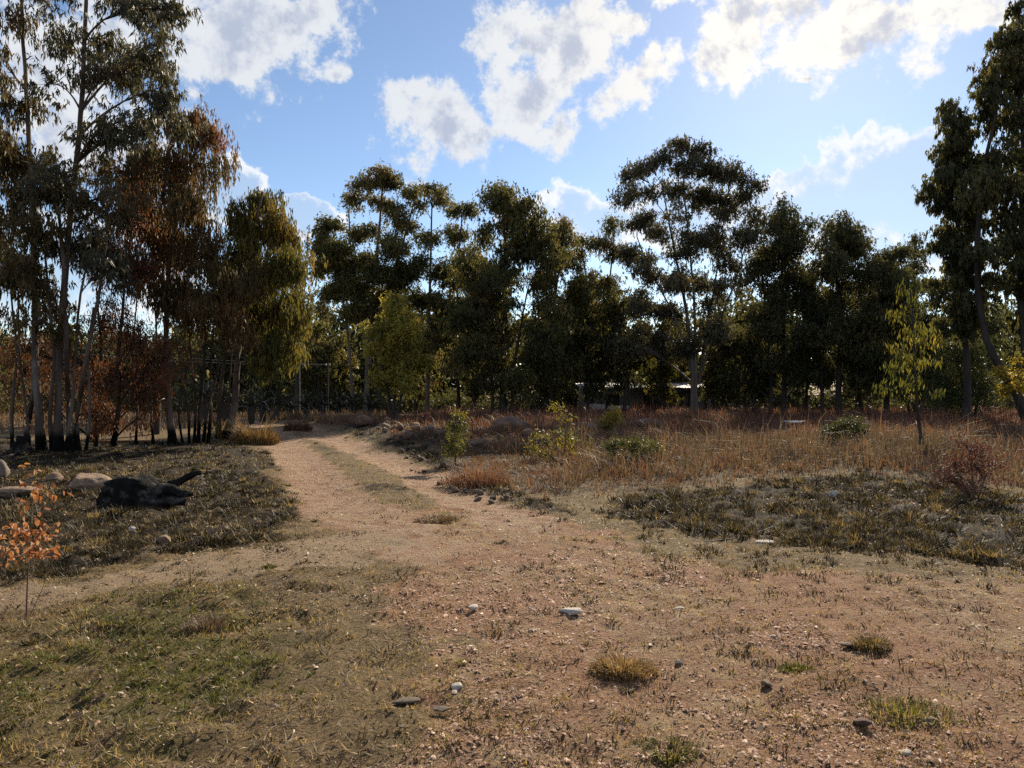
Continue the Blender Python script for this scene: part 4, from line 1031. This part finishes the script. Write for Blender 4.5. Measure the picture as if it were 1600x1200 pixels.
# deep wood: one far mass that closes the view behind the separate trees
def build_woodland():
    lv = Acc(); tr = Acc()
    for k in range(190):
        Y = rng.uniform(62, 105); X = rng.uniform(-1.0, 1.15) * Y * .8
        if k >= 165: Y = rng.uniform(56, 75); X = rng.uniform(-.8, -.3) * Y
        h = rng.uniform(8, 12.5) if X > -22 else rng.uniform(5.5, 8.0)
        gz = Hs(X, Y)
        P = np.array([[X, Y, gz - .2], [X + rng.normal(0, .2), Y, gz + h * .5], [X + rng.normal(0, .4), Y, gz + h * .92]])
        V, Q = tubes(spline(P, 6)[None], np.linspace(.16, .04, 6)[None], 5); tr.add(V, Q, .2)
        n = 1000; nc = 60
        cc = rng.normal(size=(nc, 3)); cc /= np.linalg.norm(cc, axis=1, keepdims=True); cc *= rng.random((nc, 1)) ** .4
        cc = np.array([X, Y, gz + h * .5]) + cc * np.array([3.0, 2.4, h * .5])
        C = cc[rng.integers(0, nc, n)] + rng.normal(0, .32, (n, 3))
        D = rng.normal(0, .5, (n, 3)) + np.array([0, 0, -.7])
        ll = rng.uniform(.45, .85, n)
        V, Q = leaves3(C, D, ll, ll * .5, 0); lv.add(V, Q, np.clip(rng.normal(.4, .2) + rng.normal(0, .15, n), 0, 1))
    o = tag(link('woodland', lv.mesh('woodland', MAT['dark'])), 'dark distant wood closing the view behind the field trees', 'woodland', kind='stuff')
    tag(link('woodland_trunk', tr.mesh('woodland_trunk', MAT['bark_dark'], True), o), kind='stuff')
build_woodland()

def build_undergrowth():
    lv = Acc()
    for (n, xa, xb, ya, yb, hlo, hhi, tm) in ((260, -42, 52, 51, 60, .9, 2.4, .35), (90, -48, -14, 38, 54, 1.2, 3.2, .55)):
        for k in range(n):
            Y = rng.uniform(ya, yb); X = rng.uniform(xa, xb); h = rng.uniform(hlo, hhi); gz = Hs(X, Y)
            if 3 < X < 17 and Y < 57: continue
            if min(line_d(np.array([X]), np.array([Y]), RUT_L)[0], line_d(np.array([X]), np.array([Y]), RUT_R)[0]) < 2.5: continue
            m = 200
            u = rng.normal(size=(m, 3)); u /= np.linalg.norm(u, axis=1, keepdims=True)
            C = np.array([X, Y, gz + h * .45]) + u * (rng.random((m, 1)) ** .4) * np.array([1.3, .9, h * .55])
            ll = rng.uniform(.16, .42, m)
            V, Q = leaves3(C, rng.normal(0, .6, (m, 3)) + np.array([0, 0, -.2]), ll, ll * .45, 0)
            lv.add(V, Q, np.clip(rng.normal(tm, .2) + rng.normal(0, .12, m), 0, 1))
    tag(link('undergrowth', lv.mesh('undergrowth', MAT['dark'])), 'tangled dark undergrowth on the floor of the wood', 'undergrowth', kind='stuff')
build_undergrowth()

# ------------------------------------------------------------------ aloes
def aloe_leaf_mesh():
    K = 7; t = np.linspace(0, 1, K)
    x = t * .9; z = .42 * np.sin(t * 1.9) - .25 * t ** 2
    w = .055 * (1 - t) ** .7 + .003
    V = []
    for i in range(K):
        V += [(x[i], -w[i], z[i] + w[i] * .5), (x[i], 0, z[i] - .02 * (1 - t[i])), (x[i], w[i], z[i] + w[i] * .5)]
    Fc = []
    for i in range(K - 1):
        a = i * 3
        Fc += [(a, a + 1, a + 4, a + 3), (a + 1, a + 2, a + 5, a + 4)]
    return mesh_np('leaf', np.array(V), np.array(Fc), MAT['aloe'], None, True)
ALEAF = aloe_leaf_mesh()
def aloe(px, Y, label, trunk=.6, s=1.0, n=24, group=None):
    X = (px - 800) / F * Y; z = Hs(X, Y)
    root = thing('aloe', label, 'aloe', (X, Y, z), group)
    P = np.array([[0, 0, -.1], [.02, 0, trunk * .5], [0.0, .02, trunk]])
    V, Q = tubes(spline(P, 6)[None], np.linspace(.13, .16, 6)[None], 8)
    a = Acc(); a.add(V, Q); link('trunk', a.mesh('trunk', MAT['bark_dark'], True), root)
    for i in range(n):
        o = link('leaf', ALEAF, root, (0, 0, trunk - .05 + .12 * i / n))
        tilt = .55 - 1.5 * (i / n) + rng.normal(0, .12)
        o.rotation_euler = (rng.normal(0, .2), tilt, i * 2.399 + rng.normal(0, .2)); k = s * rng.uniform(.8, 1.15); o.scale = (k, k, k)
    return root
for i, (px, Y, tr_) in enumerate(((392, 31, .75), (410, 33, .6), (432, 35, .7), (452, 36, .55), (478, 37, .6), (505, 38, .65), (528, 38, .55), (552, 39, .6), (578, 40, .5), (350, 30, .9), (318, 29, 1.1))):
    aloe(px, Y, 'dark spiky aloe on a short trunk in the hedge along the lane', tr_, 1.05, 24, 'aloes in the hedge')
aloe(243, 23, 'lone dark aloe with a drooping skirt on a thin trunk behind the weeping tree', 1.0, .75, 30)

# ------------------------------------------------------------------ burnt wood on the ground
def lump_log(path, rad, K=26, sides=18, seed=0, amp=.22, cap=True):
    c = spline(path, K); r = np.interp(np.linspace(0, 1, K), np.linspace(0, 1, len(rad)), rad)
    V, Q = tubes(c[None], r[None], sides)
    V = V.reshape(K, sides, 3); ctr = c[:, None]
    a = np.arange(sides) / sides * 6.28
    nz = fbm(np.linspace(0, 9, K)[:, None] + np.cos(a)[None] * 1.2, np.sin(a)[None] * 1.2 + seed + 0 * np.linspace(0, 9, K)[:, None], seed, 4) - .5
    V = ctr + (V - ctr) * (1 + nz[..., None] * amp * 4)
    V = V.reshape(-1, 3)
    n0 = len(V)
    V = np.vstack([V, c[0], c[-1]])
    caps = []
    for j in range(sides):
        k = (j + 1) % sides
        caps.append((n0, k, j, j)); caps.append((n0 + 1, (K - 1) * sides + j, (K - 1) * sides + k, (K - 1) * sides + k))
    tri = np.array([[q[0], q[1], q[2]] for q in caps])
    T = np.concatenate([Q[:, [0, 1, 2]], Q[:, [0, 2, 3]], tri])
    return V, T

def burnt_log():
    X, Y = gp(225, 788); z = Hs(X, Y)
    root = thing('charred_log', 'large charred hollow log with one burnt limb raised, lying on the dark grass', 'log', (X, Y, z))
    r = np.random.default_rng(5)
    V, T = ICO4[0].copy(), ICO4[1]
    for n_, d_ in (((-1, .1, .15), .62), ((-.2, -.1, 1), .6), ((.5, 0, .85), .55), ((0, -1, .3), .6), ((-.6, -.7, .2), .7), ((.2, -.8, .7), .62), ((.9, .1, .3), .85), ((-.5, .2, .9), .64)):
        n_ = np.array(n_) / np.linalg.norm(n_); q = V @ n_ - d_; V -= np.where(q > 0, q * .94, 0)[:, None] * n_
    nz = (fbm(V[:, 0] * 2.5 + 3, V[:, 2] * 5 + V[:, 1] * 3, 5, 5) - .5) + .6 * (fbm(V[:, 0] * 9, V[:, 2] * 12 + V[:, 1] * 10, 8, 3) - .5)
    V = V * (1 + .7 * nz)[:, None] * np.array([.60, .32, .33]); V[:, 0] -= .12; V[:, 2] += .13
    a = Acc(); a.add(V, T); link('log_body', a.mesh('log_body', MAT['char']), root)
    V, T = lump_log([(.0, .08, .08), (.24, .13, .2), (.44, .17, .29), (.6, .2, .37), (.68, .21, .385)], [.11, .075, .06, .045, .025], 34, 14, 8, .25)
    b = Acc(); b.add(V, T); link('limb', b.mesh('limb', MAT['char']), root)
    V, T = lump_log([(.02, -.12, .08), (.2, -.16, .14), (.38, -.16, .2), (.55, -.14, .16), (.7, -.1, .14)], [.1, .09, .085, .06, .03], 24, 14, 12, .32)
    c = Acc(); c.add(V, T); link('limb', c.mesh('limb', MAT['char']), root)
    V, T = lump_log([(.1, -.22, -.02), (.3, -.24, .04), (.5, -.22, .06), (.64, -.2, .05)], [.06, .07, .075, .04], 20, 12, 15, .32)
    c = Acc(); c.add(V, T); link('limb', c.mesh('limb', MAT['char']), root)
burnt_log()
def stump():
    X, Y = gp(34, 708); z = Hs(X, Y)
    V, T = lump_log([(0, 0, -.05), (0, 0, .15), (.02, 0, .3), (.03, .01, .42)], [.22, .2, .17, .13], 12, 16, 21, .25)
    a = Acc(); a.add(V, T)
    tag(link('charred_stump', a.mesh('charred_stump', MAT['char']), loc=(X, Y, z)), 'short black charred stump beside the very tall thin trunk', 'stump')
stump()
def stick(pts, r, label, name='fallen_branch', mat='twig'):
    w = np.array([(*gp(*p), 0) for p in pts], float)
    w[:, 2] = [Hs(a, b) + r * .8 for a, b, _ in w]
    o0 = w[0].copy()
    V, Q = tubes(spline(w - o0, 10)[None], np.linspace(r, r * .6, 10)[None], 6)
    a = Acc(); a.add(V, Q)
    return tag(link(name, a.mesh(name, MAT[mat], True), loc=o0), label, 'branch')
stick([(150, 691), (190, 690), (237, 689)], .045, 'long straight reddish pole lying behind the half bare tree', 'fallen_pole', 'plank')
stick([(100, 752), (140, 765), (185, 781)], .012, 'thin dry stick leaning from tan boulder to charred log')
stick([(0, 716), (30, 708), (60, 703)], .03, 'pale fallen branch pointing at the charred stump', mat='bark_pale')
stick([(1210, 822), (1160, 838), (1100, 845)], .008, 'thin pale stick on the stony edge of the tussocks', mat='bark_pale')
stick([(205, 805), (250, 790), (290, 772)], .01, 'thin pale stick lying in front of the charred log', mat='bark_pale')
stick([(1330, 1122), (1290, 1130), (1260, 1128)], .004, 'dry straw thick stalk beside the reddish brown lump')

# ------------------------------------------------------------------ orange sapling, leaf by leaf
def orange_sapling():
    X, Y = gp(42, 965); z = Hs(X, Y)
    root = thing('dead_sapling', 'small dead sapling hung with curled orange brown leaves on bare thin stems', 'sapling', (X, Y, z))
    def w(px, py, dy=0): return np.array([(px - 800) / F * Y - X, dy, CAMZ + (600 - py) / F * Y - z])
    stems = [[w(41, 966), w(43, 910), w(47, 850), w(50, 790), (w(58, 720))], [w(42, 964, .02), w(58, 925, .05), w(70, 890, .06)], [w(46, 860), w(25, 830, -.08), w(5, 815, -.1)], [w(48, 850), w(70, 825, .08), w(85, 805, .1)], [w(50, 790), w(75, 775, .05), w(95, 768, .06)]]
    pts = []
    for i, s in enumerate(stems):
        s = [np.asarray(q) for q in s]; s[0] = s[0].copy()
        if i < 2: s[0][2] = -.03
        c = spline(s, 12); V, Q = tubes(c[None], np.linspace((.006, .003, .003, .003, .003)[i], .0015, 12)[None], 6)
        a = Acc(); a.add(V, Q); link('stem', a.mesh('stem', MAT['twig'], True), root)
    K = 5; t = np.linspace(-1, 1, K)
    variants = []
    for q in range(6):
        curl = (.25, .5, .8, .4, .65, .3)[q]
        V, Fc = [], []
        for i, u in enumerate(t):
            wd = .5 * math.sqrt(max(0, 1 - u * u)) * (1 - .25 * u) + .02
            for v in (-1, 0, 1):
                V.append((u * .5 + .5, v * wd * .62, curl * .35 * (abs(v) * wd * 1.2) - curl * .3 * (u + 1) ** 2 * .35))
        for i in range(K - 1):
            a = i * 3; Fc += [(a, a + 1, a + 4, a + 3), (a + 1, a + 2, a + 5, a + 4)]
        variants.append(mesh_np('leaf', np.array(V), np.array(Fc), MAT['orange'], {'tint': ('FACE', np.full(len(Fc), (.1, .3, .5, .7, .95, .45)[q]))}, True))
    blobs_ = [(45, 740, 14, 18, 10), (55, 765, 22, 14, 16), (50, 785, 20, 12, 12), (60, 805, 16, 10, 6), (85, 770, 12, 8, 8), (48, 825, 30, 14, 34), (20, 838, 26, 18, 40), (60, 845, 28, 18, 50), (10, 862, 22, 12, 24), (45, 868, 26, 10, 26), (75, 860, 14, 12, 18), (-15, 850, 18, 18, 16)]
    for bx, by, rx, ry, n in blobs_:
        for _ in range(n):
            p = w(bx + rx * .6 * np.clip(rng.normal(), -1.5, 1.5), by + ry * .6 * np.clip(rng.normal(), -1.5, 1.5), rng.normal(0, .06))
            o = link('leaf', variants[int(rng.integers(0, 6))], root, p)
            s = rng.uniform(.027, .052); o.scale = (s, s, s)
            o.rotation_euler = (rng.uniform(-.9, .9), rng.uniform(-.2, 1.5), rng.uniform(0, 6.28))
orange_sapling()

# ------------------------------------------------------------------ shed, poles, wires
def box(a, lo, hi):
    x0, y0, z0 = lo; x1, y1, z1 = hi
    V = np.array([[x0, y0, z0], [x1, y0, z0], [x1, y1, z0], [x0, y1, z0], [x0, y0, z1], [x1, y0, z1], [x1, y1, z1], [x0, y1, z1]], float)
    a.add(V, np.array([[0, 3, 2, 1], [4, 5, 6, 7], [0, 1, 5, 4], [1, 2, 6, 5], [2, 3, 7, 6], [3, 0, 4, 7]]))
def part(name, mat, parent, *boxes):
    a = Acc()
    for lo, hi in boxes: box(a, lo, hi)
    return link(name, a.mesh(name, MAT[mat]), parent)
def shed(pxl, pxr, Y, roofpy, label, dep=4.0):
    xl, xr = (pxl - 800) / F * Y, (pxr - 800) / F * Y
    z = Hs((xl + xr) / 2, Y); ht = CAMZ + (600 - roofpy) / F * Y - z; L = xr - xl
    root = thing('shed', label, 'shed', (xl, Y, z))
    part('wall', 'shedwall', root, ((0, .12, -.3), (L * .42, dep, ht - .12)))
    part('wall', 'shedwall', root, ((L * .42 + .01, dep - .15, -.3), (L, dep, ht - .02)))
    for i in range(5):
        x = L * (.5 + .12 * i); part('post', 'polewood', root, ((x - .06, .1, -.3), (x + .06, .22, ht - .06)))
    n = int(L / .8)
    for i in range(n):                      # corrugated sheets, pitched towards the back
        x0, x1 = -.3 + (L + .6) * i / n, -.3 + (L + .6) * (i + 1) / n - .01
        K = 17; xs = np.linspace(x0, x1, K); zz = .018 * np.sin(np.arange(K) * math.pi / 2)
        dz = rng.normal(0, .012)
        V = np.concatenate([np.stack([xs, np.full(K, -.35), ht + zz + dz], 1), np.stack([xs, np.full(K, dep + .3), ht + .32 + zz + dz], 1)])
        q = np.arange(K - 1); Q = np.stack([q, q + 1, q + 1 + K, q + K], 1)
        link('roof_sheet', mesh_np('roof_sheet', V, Q, MAT['tin']), root)
    part('door', 'polewood', root, ((L * .16, .08, -.05), (L * .16 + .9, .117, ht - .5)))
    return root
shed(912, 1135, 51, 605, 'long low shed with pale tin roof deep among the trunks')
ws = thing('white_sheeting', 'white sheet material stacked in front of the tin roofed shed', 'sheeting', ((915 - 800) / F * 49, 49, Hs(5, 49)))
part('sheet', 'white', ws, ((0, 0, .0), (1.3, .5, .62))); part('sheet', 'white', ws, ((1.5, .05, .0), (3.0, .5, .5)))
def pole(px, Y, top, r, label):
    X = (px - 800) / F * Y; z = Hs(X, Y); h = CAMZ + (600 - top) / F * Y - z
    root = thing('utility_pole', label, 'pole', (X, Y, z))
    V, Q = tubes(np.array([[[0, 0, -.2], [0, 0, h * .5], [0.02, 0, h]]]), np.array([[r, r * .9, r * .8]]), 10)
    a = Acc(); a.add(V, Q); link('post', a.mesh('post', MAT['polewood'], True), root)
    for s_ in (-r - .04, r + .04):
        part('insulator', 'white', root, ((s_ - .035, -.035, h - .2), (s_ + .035, .035, h - .08)))
    return np.array([X, Y, z + h])
t1 = pole(465, 42, 495, .15, 'tall dark utility pole standing behind the aloe hedge')
t2 = pole(512, 44, 566, .07, 'shorter dark utility pole between the tall pole and the olive tree')
def wire(a, b, sag, label):
    t = np.linspace(0, 1, 24)[:, None]
    P = a + (b - a) * t; P[:, 2] -= (4 * t * (1 - t))[:, 0] * sag
    o0 = P[0].copy()
    V, Q = tubes((P - o0)[None], np.full((1, 24), .007), 5)
    ac = Acc(); ac.add(V, Q)
    tag(link('power_line', ac.mesh('power_line', MAT['wire'], True), loc=o0), label, 'wire')
wire(t2 + np.array([-.11, -.04, -.12]), np.array([-26.0, 33, 4.1]), .35, 'upper pale wire running from the shorter pole past the tall pole')
wire(t2 + np.array([.11, -.04, -.16]), np.array([-26.0, 32.6, 3.7]), .35, 'lower pale wire running from the shorter pole past the tall pole')
# pale sheet lying in the field
Xs, Ys = gp(1240, 672)
sh = rock(1240, 672, .9, .5, .1, .1, 'white flat slab lying in the red grass of the field', 'white', 77, 'slab', cat='slab', zoff=.28, sink=0)
sh['category'] = 'slab'
